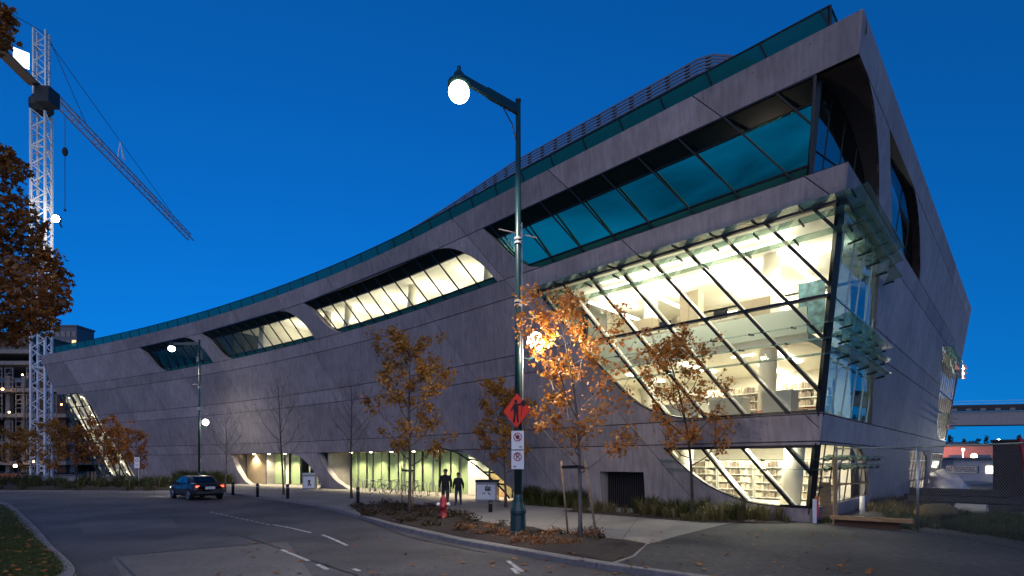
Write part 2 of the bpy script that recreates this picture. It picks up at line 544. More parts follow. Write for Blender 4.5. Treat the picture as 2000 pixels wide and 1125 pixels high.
def reveal(P, line, depth, name='reveal', mat=CONCS):
    mb = MB()
    for a, b in zip(line, line[1:]):
        mb.add([P(*a, 0.0), P(*b, 0.0), P(*b, -depth), P(*a, -depth)], [(0, 1, 2, 3)])
    return mb.build(name, mat, LIB, org=LO)

def clip(poly, a, b, c):                    # keep a*u + b*z >= c
    r = []
    n = len(poly)
    for i in range(n):
        p, q = poly[i], poly[(i + 1) % n]
        dp = a * p[0] + b * p[1] - c; dq = a * q[0] + b * q[1] - c
        if dp >= 0: r.append(p)
        if (dp >= 0) != (dq >= 0):
            t = dp / (dp - dq)
            r.append((p[0] + (q[0] - p[0]) * t, p[1] + (q[1] - p[1]) * t))
    return r

def area(poly):
    return .5 * sum(p[0] * q[1] - q[0] * p[1] for p, q in zip(poly, poly[1:] + poly[:1]))

def cut(poly, p, d):                        # stretches of a straight line inside a polygon
    ts = []
    n = len(poly)
    for i in range(n):
        a, b = poly[i], poly[(i + 1) % n]
        ex, ey = b[0] - a[0], b[1] - a[1]
        den = d[0] * ey - d[1] * ex
        if abs(den) < 1e-12: continue
        t = ((a[0] - p[0]) * ey - (a[1] - p[1]) * ex) / den
        s_ = ((a[0] - p[0]) * d[1] - (a[1] - p[1]) * d[0]) / den
        if 0 <= s_ < 1: ts.append(t)
    ts.sort()
    return [(ts[i], ts[i + 1]) for i in range(0, len(ts) - 1, 2)]

def window(P, poly, off, slope, pitch, first, hz, mats, mw=.07, md=.12, frame=True, fmat=BLACK, inner=False, framepts=None, name='window'):
    """glazing: panes, slanted mullions, transoms and an edge frame; mats(row) gives the pane material"""
    fr = MB()
    pts = framepts if framepts else poly + [poly[0]]
    for a, b in zip(pts, pts[1:]):
        fr.bar(P(*a, off), P(*b, off), md, mw * 1.3, up=(P(*a, off + 1) - P(*a, off)).cross(Vector((0, 0, 1))) if abs(a[1] - b[1]) < .3 else (0, 0, 1))
    wo = fr.build(name, fmat, LIB, org=LO)
    umin = min(p[0] for p in poly); umax = max(p[0] for p in poly)
    zmin = min(p[1] for p in poly); zmax = max(p[1] for p in poly)
    zs = [zmin - 1] + list(hz) + [zmax + 1]
    c0 = first + pitch * math.floor((umin - slope * zmax - first) / pitch)
    k = 0
    while True:
        ca = c0 + pitch * k
        cb = ca + pitch
        k += 1
        if ca + slope * zmin > umax + pitch and ca + slope * zmax > umax + pitch: break
        if k > 200: break
        strip = clip(clip(poly, 1, -slope, ca), -1, slope, -cb)
        if len(strip) < 3: continue
        for i in range(len(zs) - 1):
            cell = clip(clip(strip, 0, 1, zs[i]), 0, -1, -zs[i + 1])
            cell = [p for j, p in enumerate(cell) if j == 0 or math.hypot(p[0] - cell[j - 1][0], p[1] - cell[j - 1][1]) > 1e-3]
            if len(cell) < 3 or abs(area(cell)) < .01: continue
            m3 = MB()
            n = len(cell)
            nr = (P(*cell[0], 1) - P(*cell[0], 0)); va = [P(*p, off) for p in cell]
            if sum(((va[j] - va[0]).cross(va[(j + 1) % n] - va[0])).dot(nr) for j in range(1, n)) < 0: cell = cell[::-1]
            m3.add([P(*p, off) for p in cell], [tuple(range(n))])
            m3.build('pane', mats(i), wo, org=LO)
        for t0, t1 in cut(poly, (ca, 0), (slope, 1)):
            if t1 - t0 < .05: continue
            m4 = MB()
            nseg = 1
            a = P(ca + slope * t0, t0, off); b = P(ca + slope * t1, t1, off)
            nrm = (P(ca + slope * t0, t0, off + 1) - a)
            m4.bar(a, b, mw, md, up=nrm)
            m4.build('mullion', fmat, wo, org=LO)
            if inner:
                m4 = MB(); dn = nrm.normalized() * -.24
                m4.bar(a + dn, b + dn, mw * .9, .24, up=nrm); m4.build('mullion_fin', CREAM, wo, org=LO)
    for z in hz:
        for t0, t1 in cut(poly, (0, z), (1, 0)):
            if t1 - t0 < .05: continue
            m4 = MB()
            ns = max(1, int((t1 - t0) / 1.5)) if t1 > 23 else 1
            for j in range(ns):
                a = P(t0 + (t1 - t0) * j / ns, z, off + .004); b = P(t0 + (t1 - t0) * (j + 1) / ns, z, off + .004)
                m4.bar(a, b, md, mw)
            m4.build('transom', fmat, wo, org=LO)
    return wo

# upper windows: glass leaning in under a dark glass band, teal band at the foot
RC = .42
ZV = 13.86
def upper(P, poly, ends, foot, first, slope, pitch, right_clip=None, vis=GLASSC, hzt=12.0, rec=RC):
    def Q(u, z, off=0.0):                    # the band under the lintel slopes back to the glazing plane
        return P(u, z, off - rec + (rec - .04) * min(1, max(0, (z - ZV) / (ZT - ZV))))
    for ln in ends: reveal(P, ln, rec + .05)
    if foot: reveal(P, foot, rec + .05, 'ledge')
    pl = right_clip(poly) if right_clip else poly
    return window(Q, pl, 0, slope, pitch, first, [hzt, ZV], lambda i: (SPAN, vis, SPAND)[i], mw=.06, md=.09)

SL = .755
for poly, ul, ur in ((W1, 65.0, 51.6), (W2, 53.0, 35.5), (W3, 36.6, 16.25)):
    m = 21
    upper(PA, poly, [poly[:m], poly[m:]], [(ur + (ul - 4.9 - ur) * i / 8, ZB) for i in range(9)], .2, SL, 1.5)
RB = 1.2
upper(PA, W4, [W4L], [(cA(ZB), ZB), (13.2, ZB)], .35, SL, 1.75,
      right_clip=lambda p: clip(p, 1, 1.92 / H, 1.92 + RB), vis=GLASST)
reveal(PB, B1R, RB + .05, 'reveal', REVSHADE); reveal(PB, [(cB(ZB) + .05, ZB), (5.28, ZB)], RB - .1, 'ledge'); reveal(PB, [(cB(ZT) - .0, ZT), (1.75, ZT)], RB + .4, 'lintel', SPAND)
B1c = clip(B1, 1, 2.0 / H, 2.0 + RC)
def PBk(w, z, off=0.0): return PB(w, z, off - RB + .85 * min(1, max(0, (w - .4) / 4.8)))   # this glazing runs back towards the prow
window(PBk, B1c, 0, 0.0, 1.1, .4, [12.4, 13.9], lambda i: GLASSB, mw=.035, md=.04)
reveal(PB, B2 + [B2[0]], .4, 'reveal', REVSHADE)
window(PB, B2, -.35, .0, 2.6, .1, [12.4], lambda i: GLASSB, mw=.035, md=.04)
# prow post of the recessed upper window
mb = MB()
mb.bar(PA(cA(ZB) + RB, ZB, -RC), PA(cA(ZT) + RB, ZT, -RC), .16, .16)
mb.build('corner_post', BLACK, LIB, org=LO)

# the big two-storey window at the prow, and the ground floor one
Gc = clip(G, 1, 1.92 / H, 1.92 + .12)
BGc = clip(BG, 1, 2.0 / H, 2.0 + .12)
reveal(PA, GL, .45); reveal(PB, BGR, .45)
reveal(PA, [(cA(10.52), 10.52), (13.75, 10.52)], .45); reveal(PB, [(cB(10.52), 10.52), (6.0, 10.52)], .45)
reveal(PA, [(cA(3.82), 3.82), (5.4, 3.82)], .45, 'sill'); reveal(PB, [(cB(3.82), 3.82), (9.35, 3.82)], .45, 'sill')
WG = window(PA, Gc, -.12, SL, 1.5, -2.05 - 4.3, [7.62], lambda i: GLASSC, mw=.10, md=.2, inner=True)
WGB = window(PB, BGc, -.12, 0, 1.45, 1.6, [7.62], lambda i: GLASSB, mw=.045, md=.05, fmat=STEEL)
mb = MB(); mb.bar(PA(cA(3.7) + .12, 3.7, -.12), PA(cA(10.6) + .12, 10.6, -.12), .2, .2); mb.build('corner_post', BLACK, LIB, org=LO)
GWc = clip(GW, 1, 1.92 / H, 1.92 + .12); BGWc = clip(BGW, 1, 2.0 / H, 2.0 + .12)
reveal(PA, GWL, .35); reveal(PB, BGWR, .35)
reveal(PA, [(cA(2.72), 2.72), (7.45, 2.72)], .35); reveal(PB, [(cB(2.76), 2.76), (6.9, 2.76)], .35)
reveal(PA, [(cA(.48), .48), (2.95, .48)], .35, 'sill'); reveal(PB, [(cB(.48), .48), (10.95, .48)], .35, 'sill')
window(PA, GWc, -.12, SL * 1.05, 1.55, .55, [], lambda i: GLASSC, mw=.10, md=.2, inner=True)
window(PB, BGWc, -.12, 0, 1.3, .3, [1.2, 2.05], lambda i: GLASSW, mw=.05, md=.04)
mb = MB(); mb.bar(PA(cA(.3) + .12, .3, -.12), PA(cA(2.8) + .12, 2.8, -.12), .2, .2); mb.build('corner_post', BLACK, LIB, org=LO)
for S in (S1, clip(S2, -1, 5.0 / H, -38 + .15)):
    reveal(PB, S + [S[0]], .1)
    window(PB, S, -.06, 0, 1.3, .2, [.9, 1.55, 2.2], lambda i: GLASSW, mw=.08, md=.04)
FARc = clip(FAR, -1, 5.0 / H, -38 + .1)
reveal(PB, FARc[:], .1)
window(PB, FARc, -.06, .1, 1.3, .2, [5.9, 7.3], lambda i: GLASSW, mw=.09, md=.04)

# slanted window at the far left end with a lattice behind it
LWc = clip(LW, -1, .0, -99)
LWp = [(eA(z) - .05, z) for z in (.35, 2, 4, 6, 8, 10, 10.54)][::-1] + LW[2:]
reveal(PA, LW[3:], .4)
window(PA, LWp, -.1, .62, 1.55, .3, [2.4, 4.3, 6.0, 7.3, 8.9], lambda i: GLASSW, mw=.10, md=.14)
lat = MB()
for k in range(9):
    c = 66.5 + 1.75 * k
    for t0, t1 in cut(LWp, (c, 0), (.80, 1)):
        lat.bar(PA(c + .8 * t0, t0, -1.0), PA(c + .8 * t1, t1, -1.0), .50, .2)
for k in range(7):
    c = 84.0 + 2.6 * (k - 3)
    for t0, t1 in cut(LWp, (c, 0), (-.75, 1)):
        lat.bar(PA(c - .75 * t0, t0, -1.25), PA(c - .75 * t1, t1, -1.25), .32, .2)
lat.build('lattice', CREAM, LIB, org=LO)

# glass louvre canopies
def canopy(rows, aspan, bspan, apitch, bpitch, wide=.5, zz=0.0):
    root = MB()
    for z in rows: root.bar(PA(cA(z), z, .06), PA(cA(z) + .1, z, .06), .04, .04)
    cn = root.build('canopy', BLACK, LIB, org=LO)
    for z in rows:
        u0, u1 = cA(z) - .3, aspan(z)
        n = max(1, int(round((u1 - u0) / apitch)))
        for i in range(n):
            a = u0 + (u1 - u0) * i / n + .02; b = u0 + (u1 - u0) * (i + 1) / n - .02
            m = MB()
            q = [PA(a, z, .08), PA(b, z, .08), PA(b, z + zz, .08 + wide), PA(a, z + zz, .08 + wide)]
            m.add(q + [p + Vector((0, 0, .02)) for p in q], [(3, 2, 1, 0), (4, 5, 6, 7), (0, 1, 5, 4), (1, 2, 6, 5), (2, 3, 7, 6), (3, 0, 4, 7)])
            m.build('louvre_blade', GLASSL, cn, org=LO)
            m = MB()
            m.bar(PA(a - .02, z - .03, -.05), PA(a - .02, z + zz * .7, .1 + wide * .75), .04, .07)
            m.build('bracket', BLACK, cn, org=LO)
        w0, w1 = cB(z) - .3, bspan(z)
        n = max(1, int(round((w1 - w0) / bpitch)))
        for i in range(n):
            a = w0 + (w1 - w0) * i / n + .02; b = w0 + (w1 - w0) * (i + 1) / n - .02
            m = MB()
            q = [PB(a, z, .08), PB(b, z, .08), PB(b, z + .16, .15 + wide), PB(a, z + .16, .15 + wide)]
            m.add(q + [p + Vector((0, 0, .02)) for p in q], [(0, 1, 2, 3), (7, 6, 5, 4), (4, 5, 1, 0), (5, 6, 2, 1), (6, 7, 3, 2), (7, 4, 0, 3)])
            m.build('louvre_blade', GLASSL, cn, org=LO)
            m = MB()
            m.bar(PB(b + .02, z - .03, -.05), PB(b + .02, z + .04, .1 + wide * .55), .03, .06)
            m.build('bracket', BLACK, cn, org=LO)
    return cn
uG = lambda z: 12.73 + (z - 9.34) * .85 if z > 8 else 9.81 + (z - 5.85) * .88
canopy([10.45, 10.0, 9.45], uG, lambda z: 7.2 + (10.4 - z) * .5, 1.5, 1.45, .5, .0)
canopy([6.75, 6.25, 5.75], uG, lambda z: 8.3 + (6.7 - z) * .5, 1.5, 1.45, .42, -.13)
canopy([2.2, 1.85], lambda z: 7.45 + (z - 2.72) * .9 + .6, lambda z: 11.2, 2.2, 1.3, .22, -.0)
for z in (10.1, 9.7, 9.3, 5.7, 5.3, 4.9):
    mb = MB()
    w0 = 28.6 if z > 8 else 31.3
    mb.bar(PB(w0, z, .28), PB(eB(z) + .1, z, .28), .55, .03)
    mb.build('louvre_blade', GLASSL, LIB, org=LO)

# ---- inside: floors, ceilings, walls, columns, lights
def plate(z0, z1, mat, off0, off1, u0, u1, name, P=PA, mat2=None):
    mb = MB()
    n = max(1, int((u1 - u0) / 3))
    for i in range(n):
        a = u0 + (u1 - u0) * i / n; b = u0 + (u1 - u0) * (i + 1) / n
        q = [P(a, z0, off0), P(b, z0, off0), P(b, z0, off1), P(a, z0, off1)]
        p = [Vector((v.x, v.y, z1)) for v in q]
        mb.add(q, [(0, 1, 2, 3)], 0); mb.add(p, [(3, 2, 1, 0)], 1 if mat2 else 0)
        mb.add([q[0], q[1], p[1], p[0]], [(0, 1, 2, 3)], 0)
        mb.add([q[3], q[2], p[2], p[3]], [(3, 2, 1, 0)], 0)
        if i == 0: mb.add([q[0], q[3], p[3], p[0]], [(0, 1, 2, 3)], 0)
        if i == n - 1: mb.add([q[1], q[2], p[2], p[1]], [(0, 1, 2, 3)], 0)
    return mb.build(name, [mat, mat2] if mat2 else mat, LIB, org=LO)

def wall(P, u0, o0, u1, o1, z0, z1, mat, name='interior_wall', ref=None):
    zr = ref if ref is not None else z0
    mb = MB()
    n = max(1, int(abs(u1 - u0) / 3))
    for i in range(n):
        a = u0 + (u1 - u0) * i / n; b = u0 + (u1 - u0) * (i + 1) / n
        oa = o0 + (o1 - o0) * i / n; ob = o0 + (o1 - o0) * (i + 1) / n
        p, q = P(a, zr, oa), P(b, zr, ob)
        mb.bar((p.x, p.y, (z0 + z1) / 2), (q.x, q.y, (z0 + z1) / 2), .12, z1 - z0)
    return mb.build(name, mat, LIB, org=LO)

DP = 10.0
# floors: level 2 at 3.78, mezzanine at 7.1, level 4 at 11.5, roof
plate(3.40, 3.74, CEIL, -.35, -DP, 2.0, 76, 'floor_slab', mat2=CARPET)
plate(10.62, 11.45, CEIL, -.30, -DP, 1.1, 82, 'floor_slab', mat2=CARPET)
plate(14.62, 15.2, CEIL, -1.0, -DP, 1.6, 82, 'roof_slab')
plate(14.47, 14.60, CEIL, -RC - .15, -DP, 1.6, 82, 'ceiling')
plate(6.75, 7.10, CREAM, -2.6, -DP, 2.5, 14, 'mezzanine_slab', mat2=CARPET)
plate(3.40, 3.74, CEIL, -.35, -DP, DP + .3, 37, 'floor_slab', P=PB, mat2=CARPET)
plate(10.62, 11.45, CEIL, -.30, -DP, DP + .3, 39, 'floor_slab', P=PB, mat2=CARPET)
plate(14.62, 15.2, CEIL, -1.0, -DP, DP + .3, 40, 'roof_slab', P=PB)
plate(-.05, .42, CARPET, -.35, -DP, 2.4, 8.1, 'floor_slab')
# back walls
wall(PA, 2.6, -DP, 80, -DP, 0, 15.3, CREAM, ref=7.5)
wall(PB, DP, -DP, 39, -DP, 0, 15.3, CREAM, ref=7.5)
wall(PA, 14.0, -.5, 14.0, -DP, 3.74, 10.62, CREAM)
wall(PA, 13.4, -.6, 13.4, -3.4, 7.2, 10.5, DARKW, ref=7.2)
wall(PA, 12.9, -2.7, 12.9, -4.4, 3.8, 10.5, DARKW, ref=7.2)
wall(PA, 14.2, -.3, 14.2, -DP, 0, 3.4, CREAM, ref=0)
wall(PA, 44.5, -RC - .3, 44.5, -DP, 11.45, 14.6, CREAM, ref=11.5)
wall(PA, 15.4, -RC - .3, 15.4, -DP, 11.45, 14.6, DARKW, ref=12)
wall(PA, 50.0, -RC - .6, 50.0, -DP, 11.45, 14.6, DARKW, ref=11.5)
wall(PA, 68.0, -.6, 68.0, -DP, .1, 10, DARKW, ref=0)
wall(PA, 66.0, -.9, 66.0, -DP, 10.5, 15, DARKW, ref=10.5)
# end walls behind the two far ends and where the shell is closed
mb = MB()
zz = [H * i / 12 for i in range(13)]
for a, b in zip(zz, zz[1:]):
    mb.add([PB(eB(a), a), PB(eB(b), b), PB(eB(b), b, -12), PB(eB(a), a, -12)], [(0, 1, 2, 3)])
mb.build('end_wall', CONC, LIB, org=LO)
mb = MB()
zz = [10.54, 11.8, 13, 14.3, H]
for a, b in zip(zz, zz[1:]):
    mb.add([PA(eA(a), a), PA(eA(b), b), PA(eA(b) , b, -12), PA(eA(a), a, -12)], [(0, 1, 2, 3)])
mb.add([PA(eA(0.3), .3, -1.6), PA(eA(10.5), 10.5, -1.6), PA(66, 10.5, -1.8), PA(66, .3, -1.8)], [(0, 1, 2, 3)])
mb.build('end_wall', CONC, LIB, org=LO)
# slanting round columns
for u, o, z0, z1, r in ((4.1, -3.2, 3.74, 10.6, .34), (10.4, -4.6, 3.74, 10.6, .34), (3.0, -1.9, .42, 3.4, .36), (8.2, -3.4, .42, 3.4, .36),
                        (19.6, -2.6, 11.45, 14.5, .3), (27.2, -2.6, 11.45, 14.5, .3), (34.6, -2.4, 11.45, 14.5, .3), (37.6, -2.5, 11.45, 14.5, .3), (46.6, -2.0, 11.45, 14.5, .3), (58, -2.3, 11.45, 14.5, .3)):
    p = PA(u, (z0 + z1) / 2, o)
    mb = MB(); mb.tube([(p.x - .12, p.y, z0), (p.x + .12, p.y, z1)], [r, r], 20)
    mb.build('column', CREAM, LIB, smooth=True, org=LO)

KL = .48
def area_lamp(name, p, sx, sy, power, ang, col=(1, .9, .70), up=False, par=LIB):
    l = bpy.data.lights.new(name, 'AREA')
    l.shape = 'RECTANGLE'; l.size = sx; l.size_y = sy; l.energy = power * KL; l.color = col
    o = bpy.data.objects.new(name, l)
    o.location = (p[0] - LO[0], p[1] - LO[1], p[2] - LO[2])
    o.rotation_euler = (math.pi if up else 0, 0, ang if not up else -ang)
    COL.objects.link(o)
    o.parent = par
    return o

def fixture(P, u, o, z, L, w, power, updn=(1.0, .0), ang=math.pi / 4, mat=FIXT):
    """linear light: a housing with a glowing underside (or top), its light from an area lamp of the same size"""
    p = P(u, z, o)
    ax = Vector((math.cos(ang), math.sin(ang), 0)); ay = Vector((-ax.y, ax.x, 0))
    mb = MB(); mb.obox(p, ax * (L / 2), ay * (w / 2), (0, 0, .03))
    c = mb.build('ceiling_light', mat, LIB, org=LO)
    if updn[0]: area_lamp('lamp', p - Vector((0, 0, .05)), L, w, power * updn[0], ang)
    if updn[1]: area_lamp('lamp', p + Vector((0, 0, .05)), L, w, power * updn[1], ang, up=True)
    return c
QA = math.atan2(tA.y, tA.x); QB = math.atan2(tB.y, tB.x)
# two-storey room: pendants running into the depth
for u in (3.2, 6.2, 9.2, 12.0):
    fixture(PA, u, -4.3, 10.05, 4.5, .22, 95, (.55, .45), QB)
fixture(PA, 5.5, -8.2, 9.9, 5.0, .2, 110, (.5, .5), QA)
fixture(PA, 6.8, -1.6, 10.3, 8.5, .16, 100, (1, 0), QA)
for u, o in ((4.0, -5), (8.0, -5), (11.4, -6), (5.5, -8)):
    fixture(PA, u, o, 6.70, 3.5, .3, 120, (1, 0), QB)
fixture(PA, 4.5, -1.4, 6.3, .9, .06, 4, (1, 0), QA)
# ground floor room
for u, o in ((3.4, -2.0), (6.4, -3.6), (9.5, -5.5), (3.8, -6.0)):
    fixture(PA, u, o, 3.36, 2.2, .5, 85, (1, 0), QB)
for w in (3.5, 7.0):
    fixture(PB, w, -2.6, 3.34, 2.2, .4, 90, (1, 0), QB)
# upper gallery, indirect light on its ceiling
for u in range(18, 44, 4):
    fixture(PA, u, -4.2, 13.0, 3.6, .25, 62, (.15, .85), QA + .0)
fixture(PA, 47, -5.0, 13.0, 2.6, .2, 34, (.4, .6), QA)
# far rooms of facade B, and the left end
for w in (24, 28, 33):
    fixture(PB, w, -2.6, 3.3, 3, .3, 200, (1, 0), QB)
    fixture(PB, w + 3, -3, 10.5, 3, .3, 190, (1, 0), QB)
    fixture(PB, w + 3, -4, 7.2, 3, .3, 140, (1, 0), QB)
wall(PB, 20, -.5, 20, -DP, 0, 10.6, CREAM, ref=0)
wall(PB, 26.5, -.5, 26.5, -DP, 3.8, 10.6, CREAM, ref=3.8)
for k in range(9):  # invented glowing balls with lamps, added before the lattice to brighten it
    z = .9 + k * 1.15; ul = min(eA(z), 84); ur = 69.3 + z * .88
    for f in (.25, .75):
        p = PA(ur + (ul - ur) * f, z, -.42)
        mb = MB(); mb.ball(p, .06, 8, 6); mb.build('added_light_ball', FIXT, LIB, org=LO)
        l = bpy.data.lights.new('lamp', 'POINT'); l.energy = 8; l.color = (1, .92, .66); l.shadow_soft_size = .1
        o = bpy.data.objects.new('lamp', l); o.location = (p.x - LO[0], p.y - LO[1], p.z - LO[2]); COL.objects.link(o); o.parent = LIB

# mezzanine balustrade
wall(PA, 2.5, -2.55, 12.4, -2.55, 7.06, 8.05, surf('frosted balustrade', (.60, .66, .56), .3), 'balustrade', ref=7)
# ---- entrances: recess with green glass wall, wood panels, doors, downlights
def recess(u0, u1, dep, ztop):
    plate(ztop + .02, ztop + .14, CONCS, -.06, -dep - .2, u0, u1, 'soffit')
    wall(PA, u0, -.12, u0, -dep, 0, ztop + .05, CONCS, ref=0)
    wall(PA, u1, -.12, u1, -dep, 0, ztop + .05, CONCS, ref=0)
recess(15.0, 37.3, 2.6, 2.86)
recess(36.3, 51.0, 3.4, 2.86)
for hole, m in ((E2, 29), (E1, 25)):
    reveal(PA, hole[:m], .5); reveal(PA, hole[m:], .5)
u = 22.3
k = 0
while u < 36.8:
    wd = (1.15, .75, 1.15, .55)[k % 4]
    o_ = -2.45 + (.12 if k % 2 else 0)
    p, q = PA(u, 2.8, o_), PA(min(u + wd, 37), 2.8, o_)
    mb = MB(); mb.bar((p.x, p.y, 1.44), (q.x, q.y, 1.44), .03, 2.84)
    mb.build('glass_panel', GREENG, LIB, org=LO)
    mb = MB(); mb.bar((q.x, q.y, .02), (q.x, q.y, 2.86), .08, .16, up=nA.to_3d()); mb.build('mullion', BLACK if k % 3 else STEEL, LIB, org=LO)
    u += wd + .06; k += 1
# wood wall and door at the right end of the main entrance
for a, b, mat, nm in ((20.2, 22.2, CREAM, 'entrance_door'), (18.2, 20.1, WOODP, 'wood_panel'), (16.3, 18.15, WOODP, 'wood_panel'), (15.0, 16.25, WOODP, 'wood_panel')):
    p, q = PA(a, 2.8, -2.0), PA(b, 2.8, -2.0)
    mb = MB(); mb.bar((p.x, p.y, 1.44), (q.x, q.y, 1.44), .05, 2.84); mb.build(nm, mat, LIB, org=LO)
    mb = MB(); mb.bar((p.x, p.y, 0), (p.x, p.y, 2.86), .09, .12, up=nA.to_3d()); mb.build('door_frame', BLACK, LIB, org=LO)
p, q = PA(20.9, 1.1, -1.92), PA(21.6, 1.1, -1.92)
mb = MB(); mb.bar((p.x, p.y, 1.05), (q.x, q.y, 1.05), .04, .04); mb.build('door_handle', STEEL, LIB, org=LO)
# smaller entrance
wall(PA, 47.25, -1.55, 47.25, -3.4, 0, 2.86, CONCS, ref=2.8)
for a, b, mat, nm, o_ in ((47.3, 50.6, surf('tan plaster', (.46, .36, .22), .7, var=.1), 'wood_panel', -1.6), (45.6, 47.2, GREENG, 'glass_panel', -2.4), (44.9, 45.5, CREAM, 'wood_panel', -2.4), (43.3, 44.8, GREENG, 'glass_panel', -2.5)):
    p, q = PA(a, 2.8, o_), PA(b, 2.8, o_)
    mb = MB(); mb.bar((p.x, p.y, 1.44), (q.x, q.y, 1.44), .05, 2.84); mb.build(nm, mat, LIB, org=LO)
    mb = MB(); mb.bar((p.x, p.y, 0), (p.x, p.y, 2.86), .09, .14, up=nA.to_3d()); mb.build('door_frame', BLACK, LIB, org=LO)
for a in (36.9, 38.2, 39.5, 40.8, 42.0):
    p, q = PA(a, 2.8, -2.5), PA(a + 1.22, 2.8, -2.5)
    mb = MB(); mb.bar((p.x, p.y, 1.44), (q.x, q.y, 1.44), .02, 2.84); mb.build('glass_door', GLASSC, LIB, org=LO)
    mb = MB(); mb.bar((p.x, p.y, 0), (p.x, p.y, 2.86), .06, .12, up=nA.to_3d())
    mb.bar((p.x, p.y, .06), (q.x, q.y, .06), .05, .1); mb.build('door_frame', STEEL, LIB, org=LO)
wall(PA, 36.5, -5.5, 44, -5.5, 0, 3.4, CREAM, ref=2.8)
fixture(PA, 40, -4.2, 3.0, 3, .4, 120, (1, 0), QA)
for u in (17.5, 19.5, 22, 24.5, 27, 29.5, 32, 34.5, 39, 41.5, 44, 46.5, 49):
    p = PA(u, 2.84, -1.35)
    mb = MB(); mb.lathe([(.11, -.02), (.11, .01)], p, 12); mb.build('downlight', DOWNL, LIB, org=LO)
    l = bpy.data.lights.new('lamp', 'SPOT'); l.energy = 170; l.color = (1, .84, .55); l.spot_size = R(125); l.spot_blend = .6; l.shadow_soft_size = .08
    o = bpy.data.objects.new('lamp', l); o.location = (p.x - LO[0], p.y - LO[1], p.z - .06); COL.objects.link(o); o.parent = LIB
# glass canopy that follows the curved edge of the main entrance
mb = MB(); cv = E2[2:27]
for a, b in zip(cv, cv[1:]):
    q = [PA(a[0], a[1] + .03, -.1), PA(b[0], b[1] + .03, -.1), PA(b[0], b[1] + .10, .75), PA(a[0], a[1] + .10, .75)]
    mb.add(q, [(0, 1, 2, 3)])
ec = mb.build('entrance_canopy', GLASSL, LIB, org=LO)
mb = MB()
for i in range(0, len(cv), 5):
    a = cv[i]; mb.bar(PA(a[0], a[1] + .0, -.1), PA(a[0], a[1] + .08, .85), .06, .08)
for a, b in zip(cv, cv[1:]): mb.bar(PA(a[0], a[1] + .06, .78), PA(b[0], b[1] + .06, .78), .06, .07)
mb.build('canopy_rib', BLACK, ec, org=LO)
# service door with vertical slats
reveal(PA, DOOR + [DOOR[0]], .7)
dm = surf('dark louvre', (.022, .022, .026), .5)
for i in range(20):
    a = 8.45 + i * 2.24 / 20
    p = PA(a + .05, .8, -.5); mb = MB(); mb.obox((p.x, p.y, .80), (.03, .03, 0), (-.012, .012, 0), (0, 0, .84)); mb.build('door_slat', dm, LIB, org=LO)
p, q = PA(8.4, .8, -.6), PA(10.75, .8, -.6)
mb = MB(); mb.bar((p.x, p.y, .8), (q.x, q.y, .8), .03, 1.8); mb.build('service_door', surf('door back', (.008, .008, .009), .7), LIB, org=LO)

# ---- glass parapet on the roof
GA = .5; hp = 1.0
k = 0
def gp(u, z): return PA(u, H, -GA) + Vector((0, 0, z))
mb = MB()
uu = [1.0 + 83.0 * i / 60 for i in range(61)]
for a, b in zip(uu, uu[1:]): mb.bar(gp(a, hp), gp(b, hp), .05, .05)
pr = mb.build('roof_parapet', BLACK, LIB, org=LO)
u = 1.0
pm = glass('parapet glass', (.05, .32, .28), 1.28, diff=.8, dcol=(.014, .19, .155))
while u < 83.5:
    a, b = u, min(u + 1.9, 84)
    mb = MB(); q = [gp(a, -.3), gp(b, -.3), gp(b, hp), gp(a, hp)]; mb.add(q, [(0, 1, 2, 3)]); mb.build('glass_panel', pm, pr, org=LO)
    mb = MB(); mb.bar(gp(a + .25, hp), gp(a - .25 , -.3), .05, .07, up=nA.to_3d()); mb.build('mullion', BLACK, pr, org=LO)
    u += 1.9
mb = MB(); c = gp(1.0, 0); e = c + tB.to_3d() * 8
mb.add([c + Vector((0, 0, -.3)), e + Vector((0, 0, -.3)), e + Vector((0, 0, hp)), c + Vector((0, 0, hp))], [(0, 1, 2, 3)]); mb.build('glass_panel', pm, pr, org=LO)
mb = MB(); mb.bar(c + Vector((0, 0, hp)), e + Vector((0, 0, hp)), .05, .05); mb.bar(c + Vector((0, 0, -.3)), c + Vector((0, 0, hp)), .08, .08); mb.build('mullion', BLACK, pr, org=LO)
# perforated metal screen round the roof plant, curved at its right end
def rs(u):
    return 4.02 * min(1, max(0, (u - 3.2) / 3.2)) ** .42 * (1 - max(0, u - 18) * .021)
sm = surf('grey screen metal', (.15, .17, .21), .5, metal=.2)
mb = MB()
sc_ = mb.bar(PA(5.4, H, -3.5) + Vector((0, 0, -.3)), PA(29, H, -3.5) + Vector((0, 0, -.3)), .1, .1).build('roof_screen', sm, LIB, org=LO)
for i in range(26):
    fr = (i + 1) / 26
    mb = MB()
    us = [3.4 + 27 * j / 40 for j in range(41)]
    for a, b in zip(us, us[1:]):
        mb.bar(PA(a, H, -3.5) + Vector((0, 0, rs(a) * fr)), PA(b, H, -3.5) + Vector((0, 0, rs(b) * fr)), .05, .085)
    mb.build('slat', sm, sc_, org=LO)
mb = MB()
for j in range(26):
    a = 5.4 + j * .95
    mb.bar(PA(a, H, -3.6) + Vector((0, 0, -.3)), PA(a, H, -3.6) + Vector((0, 0, rs(a))), .22, .06, up=nA.to_3d())
mb.build('post', sm, sc_, org=LO)

